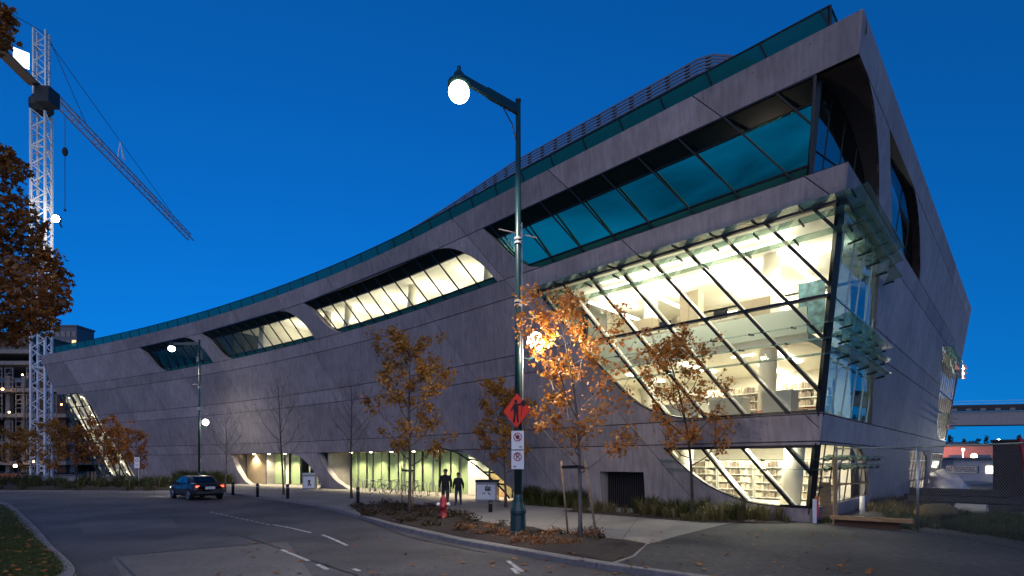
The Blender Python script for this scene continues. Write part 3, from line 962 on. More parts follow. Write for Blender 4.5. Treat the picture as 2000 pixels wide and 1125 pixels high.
# form-tie holes in the concrete near the prow
mb = MB()
for (P, sgn, u1) in ((PA, 1, 17), (PB, 1, 14)):
    for z in (2.95, 3.5, 10.75, 11.3, 14.7, 15.4):
        u = 1.2 + .6 * (z % 1)
        while u < u1:
            c = P(u, z, .002); nn = (P(u, z, 1) - P(u, z, 0)).normalized(); tt = (P(u + .1, z, 0) - P(u, z, 0)).normalized(); uu_ = nn.cross(tt)
            vs = [c + (tt * math.cos(a) + uu_ * math.sin(a)) * .022 for a in [2 * math.pi * k / 8 for k in range(8)]]
            if (vs[1] - vs[0]).cross(vs[2] - vs[0]).dot(nn) < 0: vs = vs[::-1]
            if not any(inside(h, u, z) for h in (HOLA if P is PA else HOLB).values()): mb.add(vs, [tuple(range(8))])
            u += 1.75
o = mb.build('tie_hole', CONCD, LIB, org=LO); o['kind'] = 'stuff'
# ------------------------------------------------------------------ ground, road, pavements
def sheet(name, poly, z, mat, kind='structure', parent=None):
    vs = [Vector((p[0], p[1], z)) for p in poly]
    tris = tessellate_polygon([vs])
    mb = MB()
    nrm = sum(((vs[t[1]] - vs[t[0]]).cross(vs[t[2]] - vs[t[0]]).z for t in tris))
    mb.add(vs, [tuple(t) if nrm > 0 else tuple(reversed(t)) for t in tris])
    o = mb.build(name, mat, parent)
    if kind: o['kind'] = kind
    return o
def g2(pts, z=0.0):
    return [tuple(gpt(x, y, z)[:2]) for x, y in pts]
ZR = -.12
mb = MB(); mb.add([(-900, -300, -.30), (900, -300, -.30), (900, 2500, -.30), (-900, 2500, -.30)], [(0, 1, 2, 3)])
tag(mb.build('ground', EARTH), kind='structure')
sheet('road', [(-160, -60), (60, -60), (60, 42), (-160, 42)], ZR, ASPH)
KL_ = curve([(30, -12), (14, 1.0), (6, 7.8)], 3)[:-1] + curve(g2([(1297, 1117), (1200, 1105), (1100, 1090), (1000, 1072), (900, 1055), (817, 1037), (750, 1021), (700, 1006), (650, 993), (600, 982), (533, 973), (480, 967), (437, 962)]), 3) \
    + curve([(-23.5, 36.6), (-28, 37.6), (-34, 38.3), (-44, 39.0), (-60, 39.6), (-120, 41)], 3)
walkpoly = KL_ + [(-120, 75), (-20, 75), (0, 60), (60, 60), (60, -12)]
sheet('sidewalk', walkpoly, 0.0, WALK)
def kerb(line, w, side, name):
    root = None
    P = [Vector((x, y, 0)) for x, y in line]
    # resample to stones about 2.5 m long
    acc = [0]
    for a, b in zip(P, P[1:]): acc.append(acc[-1] + (b - a).length)
    def at(d):
        for i in range(len(P) - 1):
            if d <= acc[i + 1] or i == len(P) - 2:
                t = (d - acc[i]) / (acc[i + 1] - acc[i]); return P[i].lerp(P[i + 1], t)
    n = int(acc[-1] / 2.4)
    objs = []
    for i in range(n):
        mb = MB()
        sub = 4
        q = [at(acc[-1] * (i + (j / sub) * .994 + .003) / n) for j in range(sub + 1)]
        lo, hi = [], []
        for j in range(sub + 1):
            t = (q[min(j + 1, sub)] - q[max(j - 1, 0)]).normalized()
            nn = Vector((-t.y, t.x, 0)) * side
            prof = [(0, -.2), (0.0, -.012), (.025, .012), (w - .01, .014), (w, -.01)]
            lo.append([q[j] + nn * a + Vector((0, 0, z)) for a, z in prof])
        vs = [p for r in lo for p in r]
        m = 5
        fs = []
        for j in range(sub):
            for k in range(m - 1):
                f = (j * m + k, (j + 1) * m + k, (j + 1) * m + k + 1, j * m + k + 1)
                fs.append(f if side > 0 else f[::-1])
        fs.append(tuple(range(m))); fs.append(tuple(sub * m + k for k in reversed(range(m))))
        mb.add(vs, fs)
        o = mb.build('kerb_stone' if root else name, KERB, root)
        if root is None:
            root = o; o['kind'] = 'structure'
    return root
kerb(KL_, .17, -1, 'kerb')
# left lawn island with its broad kerb
IS = curve([(-9.6, 16.5), (-11.5, 21.5), (-16, 27), (-26, 31)][::-1], 4)[:-1] + curve([gpt(25, 987)[:2], gpt(70, 1027)[:2], gpt(100, 1062)[:2], gpt(150, 1117)[:2], (-8.2, 9.4), (-8.0, 7.4), (-8.4, 3), (-9, -8)], 4)
IS = curve([gpt(-260, 958)[:2], gpt(-120, 966)[:2], gpt(-40, 974)[:2]], 3)[:-1] + curve([gpt(0, 980)[:2], gpt(25, 987)[:2], gpt(70, 1027)[:2], gpt(100, 1062)[:2], gpt(150, 1117)[:2], (-8.0, 8.6), (-7.9, 6.6), (-8.4, 2), (-9, -8)], 4)
kerb(IS, .32, -1 if False else 1, 'kerb') if False else None
lawn_in = IS + [(-70, -8), (-70, 34)]
sheet('lawn', lawn_in, .0, LAWN)
kerb(IS, .3, -1, 'kerb')
# worn lot, far gravel yard, planting beds
sheet('driveway', g2([(1205, 1099), (1240, 1086.5), (1264, 1063.5), (1330, 1045), (1420, 1023), (1500, 1017), (1590, 1014)]) + [(11.3, 18.4), (13.2, 16.0), (14, 10), (20, 2), (14.2, 1.2), (6.15, 7.95)] + g2([(1297, 1114.5), (1245, 1107.5)]), .004, LOT)
sheet('dirt_yard', [(11.6, 18.2), (12.9, 16.2), (13.1, 12.5), (18, 0), (60, 0), (60, 60), (30.5, 40.5), (12.9, 22.4)], .008, EARTH)
BED = g2([(690, 993), (700, 988), (760, 984), (830, 988), (880, 1003), (930, 1016), (990, 1028), (1080, 1040), (1170, 1050), (1262, 1062), (1235, 1085), (1195, 1098), (1100, 1083), (1000, 1066), (900, 1049), (817, 1031.5), (750, 1016), (705, 1003)])
def mound(name, poly, z, hmax, mat, n=26, seed=3):
    xs = [p[0] for p in poly]; ys = [p[1] for p in poly]
    x0, x1, y0, y1 = min(xs), max(xs), min(ys), max(ys)
    rnd = random.Random(seed)
    V = [Vector(p) for p in poly]
    Ed = [(i, (i + 1) % len(poly)) for i in range(len(poly))]
    step = max(x1 - x0, y1 - y0) / n
    nb = len(V)
    for i in range(n * n):
        x = rnd.uniform(x0, x1); y = rnd.uniform(y0, y1)
        if inside(poly, x, y): V.append(Vector((x, y)))
    r = delaunay_2d_cdt(V, Ed, [], 0, 1e-5)
    mb = MB()
    for p in r[0]:
        d = min((Vector((p.x, p.y)) - Vector(q)).length for q in poly)
        mb.v.append((p.x, p.y, z + (hmax * min(1, d / .8) * rnd.uniform(.5, 1) if d > .02 else 0)))
    for f in r[2]:
        cx = sum(r[0][i].x for i in f) / 3; cy = sum(r[0][i].y for i in f) / 3
        if inside(poly, cx, cy): mb.f.append(tuple(f)); mb.m.append(0)
    o = mb.build(name, mat, smooth=True)
    o['kind'] = 'structure'
    return o
mound('planting_bed', BED, .010, .10, SOIL, 30)
BED2 = [tuple(PA(u, 0, o)[:2]) for u, o in ((15.2, .15), (11.2, .15), (11.2, 1.5), (14.8, 1.6))]
mound('planting_bed', BED2, .010, .06, SOIL, 14)
BED3 = [tuple(PA(u, 0, o)[:2]) for u, o in ((8.2, .12), (2.6, .12), (2.4, .9), (4.5, 2.6), (10.8, 2.9), (10.9, 2.0), (8.3, 1.6))]
mound('planting_bed', BED3, .010, .06, SOIL, 18)
BED4 = [(-26, 45), (-25.2, 38.6), (-28, 38.3), (-34, 39), (-44, 39.6), (-62, 40.5), (-62, 52), (-40, 52)]
mound('planting_bed', BED4, .010, .25, SOIL, 26)
# slab joints scored in the sidewalk
mb = MB()
jl = []
def joint(a, b):
    mb = MB(); t = (b - a).normalized(); nn = Vector((-t.y, t.x, 0)) * .009
    mb.add([(p.x, p.y, .0045) for p in (a - nn, b - nn, b + nn, a + nn)], [(0, 1, 2, 3)])
    o = mb.build('pavement_joint', JOINTM); o['kind'] = 'structure'
JOINTM = surf('dark joint line', (.05, .048, .045), .95)  # colour of the thin dark strips that draw the slab joints
for (u, o0, o1) in [(u, .35, 6.4 if u > 21 else 5.2) for u in (14.9, 17.0, 19.1, 21.2, 23.3, 25.4, 27.5, 29.6, 31.7, 33.8, 35.9, 38.0, 40.1, 42.2, 44.3, 46.4)]:
    a, b = PA(u, 0, o0), PA(u, 0, o1)
    if inside(walkpoly, b.x, b.y) and not inside(BED, b.x, b.y): joint(a, b)
for o0 in (2.4, 4.4):
    for u in range(15, 46, 2):
        a, b = PA(u, 0, o0), PA(u + 2, 0, o0)
        if all(inside(walkpoly, q.x, q.y) and not inside(BED, q.x, q.y) for q in (a, b)): joint(a, b)
for (x0, y0, x1, y1) in ((1060, 1038, 1110, 999), (1140, 1046, 1180, 1004), (1215, 1054, 1245, 1013)):
    joint(gpt(x0, y0), gpt(x1, y1))
# patches, cracks and paint on the road
sheet('road_patch', g2([(150, 1019), (331, 1014), (351, 1032), (165, 1043)], ZR), ZR + .004, ASPH2)
sheet('road_patch', g2([(218, 1088), (560, 1058), (610, 1125), (560, 1160), (250, 1150)], ZR), ZR + .004, ASPH2)
SEAL = surf('crack sealant', (.014, .014, .015), .5)
def strip(name, pts, w, mat, z=ZR + .008):
    P = [gpt(x, y, ZR) for x, y in pts]
    mb = MB()
    L_, R_ = [], []
    for i, p in enumerate(P):
        t = (P[min(i + 1, len(P) - 1)] - P[max(i - 1, 0)]); t.z = 0; t.normalize()
        nn = Vector((-t.y, t.x, 0)) * w / 2
        L_.append((p.x + nn.x, p.y + nn.y, z)); R_.append((p.x - nn.x, p.y - nn.y, z))
    n = len(P)
    mb.add(R_ + L_, [(i, i + 1, n + i + 1, n + i) for i in range(n - 1)])
    o = mb.build(name, mat); o['kind'] = 'structure'
    return o
for pts in ([(533, 1025), (570, 1032), (608, 1041)], [(630, 1045), (655, 1055), (678, 1066)], [(550, 1074), (603, 1096)], [(620, 1103), (640, 1113)], [(690, 1111), (702, 1116)], [(992, 1096), (1020, 1117)], [(1000, 1110), (1012, 1121)]):
    strip('road_marking', pts, .10, PAINTW)
for i in range(12):
    t0 = i / 12
    x = 410 + 120 * t0; y = 1000 + 26 * t0
    strip('road_marking', [(x, y), (x + 6, y + 1.3)], .09, PAINTW)
for pts in ([(218, 1088), (300, 1079), (420, 1069), (560, 1058)], [(230, 1092), (262, 1125)], [(331, 1014), (351, 1032), (165, 1043)], [(450, 1040), (520, 1062), (600, 1092), (700, 1125)], [(0, 968), (160, 972), (330, 990)], [(700, 1012), (800, 1050), (950, 1080)]):
    strip('tar_seam', pts, .05, SEAL, ZR + .0065)

# ------------------------------------------------------------------ plants
LORANGE = leafmat('orange autumn leaves', [(.30, .10, .018), (.42, .15, .02), (.50, .20, .028), (.36, .19, .03), (.24, .075, .018)])
LAMBER = leafmat('amber autumn leaves', [(.30, .12, .016), (.40, .17, .018), (.44, .20, .024), (.30, .18, .026), (.20, .07, .014)])
LBROWN = leafmat('brown autumn leaves', [(.22, .07, .014), (.34, .115, .018), (.40, .15, .022), (.28, .13, .024), (.17, .05, .014)])
GRASSM = leafmat('grass blades', [(.035, .055, .012), (.05, .065, .014), (.075, .075, .022), (.04, .05, .012)], .25)
STRAW = leafmat('straw grass blades', [(.13, .10, .045), (.18, .14, .06), (.08, .075, .025), (.10, .09, .03)], .3)
SHRUB = leafmat('low shrub leaves', [(.045, .03, .015), (.07, .035, .016), (.04, .045, .016), (.09, .04, .018)], .25)
FALLEN = leafmat('fallen leaves', [(.26, .085, .02), (.34, .13, .022), (.18, .06, .016), (.30, .17, .05)], .1)

LAWNG = leafmat('lawn grass blades', [(.05, .085, .014), (.07, .10, .018), (.09, .10, .028), (.06, .08, .015)], .3)
LEAF = [(0, 0), (.18, .12), (.50, .02), (.40, .30), (.52, .55), (.24, .55), (0, 1.0), (-.24, .55), (-.52, .55), (-.40, .30), (-.50, .02), (-.18, .12)]
LEAF5 = [(0, 0), (.42, .25), (.30, .62), (0, 1.0), (-.30, .62), (-.42, .25)]
def leaf(mb, p, size, rnd, shape=LEAF, flat=False):
    if flat:
        a = rnd.uniform(0, 6.28)
        x = Vector((math.cos(a), math.sin(a), rnd.uniform(-.2, .2))); y = Vector((-math.sin(a), math.cos(a), rnd.uniform(-.25, .25)))
    else:
        x = Vector((rnd.gauss(0, 1), rnd.gauss(0, 1), rnd.gauss(0, .6))).normalized()
        y = Vector((rnd.gauss(0, .7), rnd.gauss(0, .7), -abs(rnd.gauss(.6, .6))))
        y = (y - x * y.dot(x)).normalized()
    nz = x.cross(y)
    s_ = size * rnd.uniform(.45, 1.35)
    b = len(mb.v)
    for u, v in shape:
        q = p + x * (u * s_) + y * (v * s_) + nz * (abs(u) * s_ * .25)
        mb.v.append((q.x, q.y, q.z))
    mb.f.append(tuple(range(b, b + len(shape)))); mb.m.append(0)

def tree(name, label, base, h, spread, leafm, nleaf, lsize, seed, bark=BARK, tr=.055, clear=.32, lean=(0, 0), nb=14, group=None, upright=1.0, shape=LEAF, top=1.0, low=1.0, gap=.0):
    rnd = random.Random(seed)
    root = thing(name, label, 'tree', base, 0, group)
    L_ = Vector((lean[0], lean[1], 0))
    def axis(t):
        return Vector((math.sin(t * 5 + seed) * .05, math.cos(t * 4 + seed) * .05, h * t * .93)) + L_ * t * t
    mb = MB(); ts = [i / 12 for i in range(13)]
    mb.tube([axis(t) for t in ts], [max(.008, tr * (1.15 - t) ** .9 * (1.35 if t == 0 else 1)) for t in ts], 8)
    mb.build('trunk', bark, root, smooth=True)
    spots = []
    for i in range(nb):
        t = clear + (.97 - clear) * ((i + rnd.uniform(.0, .6)) / nb)
        az = i * 2.399 + rnd.uniform(-.4, .4)
        k = (t - clear) / (1 - clear)
        ln = spread * (low * (1 - k) + top * k * .35 + .55 * math.sin(math.pi * min(1, k * 1.05))) * rnd.uniform(.75, 1.15)
        d = Vector((math.cos(az), math.sin(az), 0))
        up = upright * (.75 + .5 * k)
        p0 = axis(t)
        pts = [p0]; n = 5
        for j in range(1, n + 1):
            f = j / n
            pts.append(p0 + d * ln * f * (1 - .12 * f) + Vector((0, 0, ln * up * f * (.65 + .45 * f))) + Vector((rnd.gauss(0, .03), rnd.gauss(0, .03), rnd.gauss(0, .03))) * ln)
        r0 = max(.008, tr * .42 * (1.1 - t))
        bm_ = MB(); bm_.tube(pts, [r0 * (1 - .8 * j / n) + .003 for j in range(n + 1)], 5)
        for q in range(rnd.randint(4, 6)):
            f = rnd.uniform(.25, .95); j = min(n - 1, int(f * n)); s0 = pts[j].lerp(pts[j + 1], f * n - j)
            dv_ = (d * rnd.uniform(.2, 1) + Vector((rnd.gauss(0, .7), rnd.gauss(0, .7), rnd.uniform(.1, 1.1)))).normalized()
            l2 = ln * rnd.uniform(.22, .5)
            e = s0 + dv_ * l2
            mid = s0.lerp(e, .5) + Vector((0, 0, -.02 * l2))
            bm_.tube([s0, mid, e], [r0 * .45 + .002, r0 * .3 + .002, .0025], 4, cap=False)
            spots.append((s0, e)); spots.append((s0, e))
            for w in range(2):
                e2 = mid + (dv_ + Vector((rnd.gauss(0, .7), rnd.gauss(0, .7), rnd.gauss(.1, .5)))).normalized() * l2 * .5
                bm_.tube([mid, e2], [.004, .002], 3, cap=False)
                spots.append((mid, e2))
        spots.append((pts[2], pts[5]))
        bm_.build('branch', bark, root, smooth=True)
    if nleaf:
        lm = MB()
        use = [s_ for s_ in spots if rnd.random() > gap]
        for _ in range(nleaf):
            a, b = rnd.choice(use)
            f = rnd.uniform(.25, 1.12)
            p = a.lerp(b, f) + Vector((rnd.gauss(0, .11), rnd.gauss(0, .11), rnd.gauss(-.02, .11)))
            leaf(lm, p, lsize, rnd, shape)
        o = lm.build('foliage', leafm, root); o['kind'] = 'stuff'
    return root

def at(x, y, z=0.0):
    p = gpt(x, y, z); return (p.x, p.y, z)
MG = 'young street trees with autumn leaves'
tree('maple_tree', 'staked young maple with bright orange leaves in front of the tall lamp post', at(1137, 1055), 6.7, 1.32, LORANGE, 3000, .105, 11, BARKP, .055, .28, (-.62, .1), 20, MG, 1.1, low=1.0, gap=.08)
tree('maple_tree', 'slender orange maple in front of the big lit corner window', (6.55, 19.0, 0), 6.9, 1.35, LORANGE, 3600, .105, 12, BARKD, .06, .30, (-.95, .15), 20, MG, 1.05, low=1.15, gap=.08)
tree('maple_tree', 'full amber maple in front of the bicycle racks', at(798, 1006), 7.3, 1.35, LAMBER, 4500, .11, 13, BARK, .065, .28, (.1, .2), 18, MG, 1.05, low=1.15)
tree('maple_tree', 'amber maple standing behind the construction sign on the lamp post', (-.35, 24.6, 0), 6.0, 1.15, LAMBER, 4200, .11, 14, BARK, .055, .28, (0, 0), 16, MG, 1.0, low=1.1)
BG_ = 'leafless young trees on the plaza'
tree('bare_tree', 'bare young tree beside the poster bin at the small entrance', at(553, 966), 7.6, 1.25, None, 0, 0, 21, BARK, .06, .30, (-.4, 0), 15, BG_, 1.35)
tree('bare_tree', 'bare young tree at the foot of the curved concrete leg', at(687, 973), 7.2, 1.3, None, 0, 0, 22, BARK, .06, .30, (-.1, 0), 15, BG_, 1.35)
tree('bare_tree', 'bare thin tree between the parked dark sedan and the small entrance', at(442, 962), 5.6, 1.3, None, 0, 0, 23, BARKP, .05, .38, (-.1, 0), 12, BG_, 1.2)
tree('autumn_tree', 'small rust coloured tree beside the parking sign on a thin post', (-34.3, 48, .1), 4.9, 1.0, LBROWN, 1800, .13, 31, BARK, .05, .26, (0, 0), 14, MG, 1.0, shape=LEAF5)
LG = 'low autumn trees by the lattice window'
for i, (px, d, hh, sp, lb) in enumerate(((205, 43.5, 5.6, 1.25, 'brown tree right before the lit lattice window'), (98, 44, 5.4, 1.3, 'amber brown tree at the foot of the crane mast'), (150, 46, 4.9, 1.25, 'brown tree between the crane mast and the lattice window'), (35, 46, 4.8, 1.2, 'brown tree before the scaffolded building'), (232, 45.5, 5.2, .9, 'thin brown tree at the right edge of the lattice window'))):
    tree('autumn_tree', lb, ((px - 1000) / FPX * d, d, .1), hh, sp, LBROWN if i % 2 == 0 else LAMBER, 2800, .13, 40 + i, BARK, .05, .26, (0, 0), 15, LG, .95, shape=LEAF5, low=1.2)

# the big maple over the lawn at the left edge
def big_maple():
    rnd = random.Random(5)
    root = thing('large_maple', 'large dark brown maple overhanging the lawn at the left edge', 'tree', (-14.6, 11.2, 0))
    O = Vector((-14.6, 11.2, 0))
    mb = MB(); mb.tube([(0, 0, 0), (.1, .1, 2), (.3, .2, 4.2), (.4, .2, 7), (.6, .1, 10.5), (.9, 0, 13.0)], [.24, .19, .16, .12, .07, .02], 10)
    mb.build('trunk', BARK, root, smooth=True)
    lm = MB()
    def cl(px, py, d): return Vector(((px - 1000) / FPX * d, d, (YH - py) / FPX * d + EYE)) - O
    heads = []
    for px, py, r in ((25, 330, .55), (20, 400, .75), (60, 440, .6), (45, 490, .85), (95, 505, .5), (110, 545, .55), (60, 560, .9), (115, 585, .45), (30, 620, .8), (75, 625, .6), (85, 600, .5), (10, 540, .8), (-40, 450, 1.1), (-60, 600, 1.1), (-50, 330, .9), (25, 655, .45), (8, 300, .35), (-150, 400, 1.3), (-160, 560, 1.3), (-120, 250, 1.2), (-200, 200, 1.2)):
        heads.append((cl(px, py, 12.0 + rnd.uniform(-.8, .8)), r * .62))
    for px, py, r in ((8, 25, .28), (5, 70, .32), (-25, 60, .5), (-60, 20, .6), (-90, 100, .8), (-40, 140, .3), (18, 40, .2)):
        heads.append((cl(px, py, 11.4 + rnd.uniform(-.4, .4)), r * .75))
    for c, r in heads:
        zz = min(12.5, max(3.6, c.z - 1.2)); s0 = Vector((.3 + zz * .03, .15, zz))
        b = MB(); mid = s0.lerp(c, .55) + Vector((0, 0, .25)); b.tube([s0, mid, c], [.045, .025, .008], 5)
        for k in range(6):
            e = c + Vector((rnd.gauss(0, 1), rnd.gauss(0, 1), rnd.gauss(0, 1))).normalized() * r
            b.tube([mid.lerp(c, .6), e], [.01, .003], 3, cap=False)
        b.build('branch', BARK, root, smooth=True)
        for k in range(int(330 * (r / .5) ** 2) + 40):
            v = Vector((rnd.gauss(0, 1), rnd.gauss(0, 1), rnd.gauss(0, 1))).normalized() * r * rnd.uniform(.2, 1.12) ** .6
            leaf(lm, c + v, .115, rnd)
    o = lm.build('foliage', LBROWN, root); o['kind'] = 'stuff'
big_maple()

# wooden stakes
STK = 'wooden stakes tied to young trees'
def stakes(tx, ty, items, tie_z, label, z=0.0):
    for (bx, by, topx, topy), lb in zip(items, label):
        p = gpt(bx, by, z); d = p.y
        q = Vector(((topx - 1000) / FPX * d, d, (YH - topy) / FPX * d + EYE))
        t = thing('tree_stake', lb, 'stake', p, 0, STK)
        mb = MB(); mb.tube([(0, 0, -.1), q - p], [.032, .028], 7); mb.build('post', LUMBER, t, smooth=True)
        tr_ = gpt(tx, ty, z)
        e = Vector((tr_.x, tr_.y, 0)) - p
        mb = MB(); m_ = (q - p) * ((tie_z - z) / (q.z - p.z))
        mb.bar(m_ + Vector((0, -.03, 0)), Vector((e.x + tie_off(tx), e.y, tie_z + .02)), .09, .02, up=(0, 1, 0)); mb.build('tie', RUBBER, t)
def tie_off(tx): return -.10 if tx in (1137,) else 0.0
stakes(1137, 1055, ((1110, 1045, 1096, 900), (1168, 1060, 1142, 900)), 1.98, ('left wooden stake tied to the bright orange maple', 'right leaning wooden stake tied to the bright orange maple'))
stakes(798, 1006, ((785, 992, 785, 910), (806, 1002, 807, 922)), 1.75, ('left wooden stake beside the full amber maple', 'right wooden stake beside the full amber maple'))
for k, (x, y) in enumerate(((172, 950), (180, 951), (186, 950))):
    p = gpt(x, y); t = thing('tree_stake', ('left', 'middle', 'right')[k] + ' stake of three before the lattice window', 'stake', p, 0, STK)
    mb = MB(); mb.tube([(0, 0, -.1), (0, 0, 1.3)], .035, 6); mb.build('post', LUMBER, t, smooth=True)
for k, (x, y) in enumerate(((277, 938), (284, 938))):
    p = Vector(((x - 1000) / FPX * 47.5, 47.5, 0.1)); t = thing('tree_stake', ('left', 'right')[k] + ' stake of two beside the small rust coloured tree', 'stake', p, 0, STK)
    mb = MB(); mb.tube([(0, 0, -.1), (0, 0, 1.4)], .035, 6); mb.build('post', LUMBER, t, smooth=True)

# grasses, shrubs, leaves on the ground: uncountable
def blades(name, spots, hgt, n, mat, seed, spreadr=.35, width=.012, label=None):
    rnd = random.Random(seed)
    mb = MB()
    for (x, y, s_) in spots:
        for _ in range(n):
            a = rnd.uniform(0, 6.283); r = abs(rnd.gauss(0, .5)) * spreadr * .5
            bx, by = x + math.cos(a) * r, y + math.sin(a) * r
            l = hgt * s_ * rnd.uniform(.55, 1.1); lean = rnd.uniform(.1, .75) * l
            a2 = a + rnd.gauss(0, .5)
            dx, dy = math.cos(a2), math.sin(a2); wx, wy = -dy * width, dx * width
            m1 = (bx + dx * lean * .3, by + dy * lean * .3, l * .65); e = (bx + dx * lean, by + dy * lean, l * .93)
            b = len(mb.v)
            mb.v += [(bx - wx, by - wy, 0), (bx + wx, by + wy, 0), (m1[0] + wx * .8, m1[1] + wy * .8, m1[2]), (m1[0] - wx * .8, m1[1] - wy * .8, m1[2]), e]
            mb.f += [(b, b + 1, b + 2, b + 3), (b + 3, b + 2, b + 4)]; mb.m += [0, 0]
    o = mb.build(name, mat); o['kind'] = 'stuff'
    if label: o['label'] = label
    return o
def scatter(poly, n, seed, smin=.6, smax=1.1):
    rnd = random.Random(seed)
    xs = [p[0] for p in poly]; ys = [p[1] for p in poly]
    r = []
    while len(r) < n:
        x = rnd.uniform(min(xs), max(xs)); y = rnd.uniform(min(ys), max(ys))
        if inside(poly, x, y): r.append((x, y, rnd.uniform(smin, smax)))
    return r
blades('ornamental_grass', scatter(BED2, 60, 1), 1.0, 70, GRASSM, 1, .4)
blades('ornamental_grass', scatter(BED3, 75, 2, .35, .9), .85, 55, STRAW, 2, .4)
blades('ornamental_grass', scatter(BED3[:4] + [BED3[-1]], 20, 3), .95, 70, GRASSM, 3, .35)
far = BED4
blades('ornamental_grass', scatter(far, 230, 4, .6, 1.3), .95, 45, GRASSM, 4, .7, .022)
g5 = [tuple(PA(u, 0, o)[:2]) for u, o in ((49.4, .3), (58, .3), (58, 2.0), (50, 1.6))]
blades('ornamental_grass', scatter(g5, 40, 5, .8, 1.3), 1.15, 70, GRASSM, 5, .5, .02)
blades('rough_grass', scatter([(12.6, 17.6), (13.6, 16.4), (13.6, 12.8), (17.5, 13.5), (19, 20), (15, 21)], 420, 6, .3, 1.0), .42, 34, GRASSM, 6, .5, .009)
blades('rough_grass', scatter([(10.9, 18.4), (12.6, 16.4), (12.9, 17), (11.4, 19)], 60, 7, .2, .7), .3, 30, GRASSM, 7, .5, .009)
blades('rough_grass', scatter([(13, 23), (16, 21), (22, 27), (20, 31)], 120, 17, .3, 1.0), .6, 34, STRAW, 18, .5, .012)
lawnv = [p for p in IS if p[1] > 6] + [(-20, 6), (-24, 27)]
rnd = random.Random(8)
lw = [(*gpt(rnd.uniform(-60, 160), 985 + 150 * rnd.random() ** .8)[:2], rnd.uniform(.5, 1)) for _ in range(8500)]
lw = [p for p in lw if inside(lawn_in, p[0] + .38, p[1] - .1)]
blades('lawn_grass', lw, .085, 9, LAWNG, 8, .26, .006)
def shrubs(name, spots, r, n, mat, seed, ls=.07):
    rnd = random.Random(seed); mb = MB()
    for x, y, s_ in spots:
        for _ in range(n):
            v = Vector((rnd.gauss(0, 1), rnd.gauss(0, 1), abs(rnd.gauss(0, 1)))).normalized() * r * s_ * rnd.uniform(.3, 1.1)
            leaf(mb, Vector((x, y, .05)) + Vector((v.x, v.y, v.z * .75)), ls, rnd, LEAF5)
    o = mb.build(name, mat); o['kind'] = 'stuff'; return o
inb = scatter(BED, 95, 9, .4, 1.0)
shrubs('low_shrubs', [p for p in inb if p[1] > 18.3], .42, 150, SHRUB, 9)
shrubs('low_shrubs', [p for p in inb if 14.2 < p[1] <= 18.3], .30, 80, SHRUB, 19)
pl = [at(x, y) for x, y in ((905, 1040), (940, 1046), (985, 1053), (1040, 1060), (1075, 1058), (1150, 1052), (1160, 1045), (1020, 1050), (1095, 1066), (955, 1035), (970, 1046), (1010, 1062), (1055, 1066), (1070, 1050), (920, 1036), (1120, 1068), (1130, 1048), (1085, 1045))]
shrubs('orange_groundcover', [(p[0], p[1], random.Random(i).uniform(.6, 1.1)) for i, p in enumerate(pl)], .34, 170, leafmat('orange groundcover', [(.24, .10, .03), (.33, .14, .04), (.16, .06, .02)], .2), 10, .055)
shrubs('low_shrubs', scatter(BED4, 70, 11, .6, 1.4), .7, 130, SHRUB, 11, .12)
rnd = random.Random(12)
mb = MB()
for i in range(400):
    k = rnd.random()
    if k < .45:
        x, y = rnd.uniform(1000, 1700), rnd.uniform(1035, 1140); z = .03
        p = gpt(x, y); 
        if not inside(walkpoly, p.x, p.y): z = ZR + .02
    elif k < .66:
        p = gpt(rnd.uniform(400, 1000), rnd.uniform(985, 1120)); z = .12 if inside(BED, p.x, p.y) else .02 if inside(walkpoly, p.x, p.y) else ZR + .02
    else:
        q = rnd.choice(lw); p = Vector((q[0], q[1], 0)); z = .06
    leaf(mb, Vector((p.x, p.y, z)), .11, rnd, LEAF, True)
o = mb.build('fallen_leaves', FALLEN); o['kind'] = 'stuff'
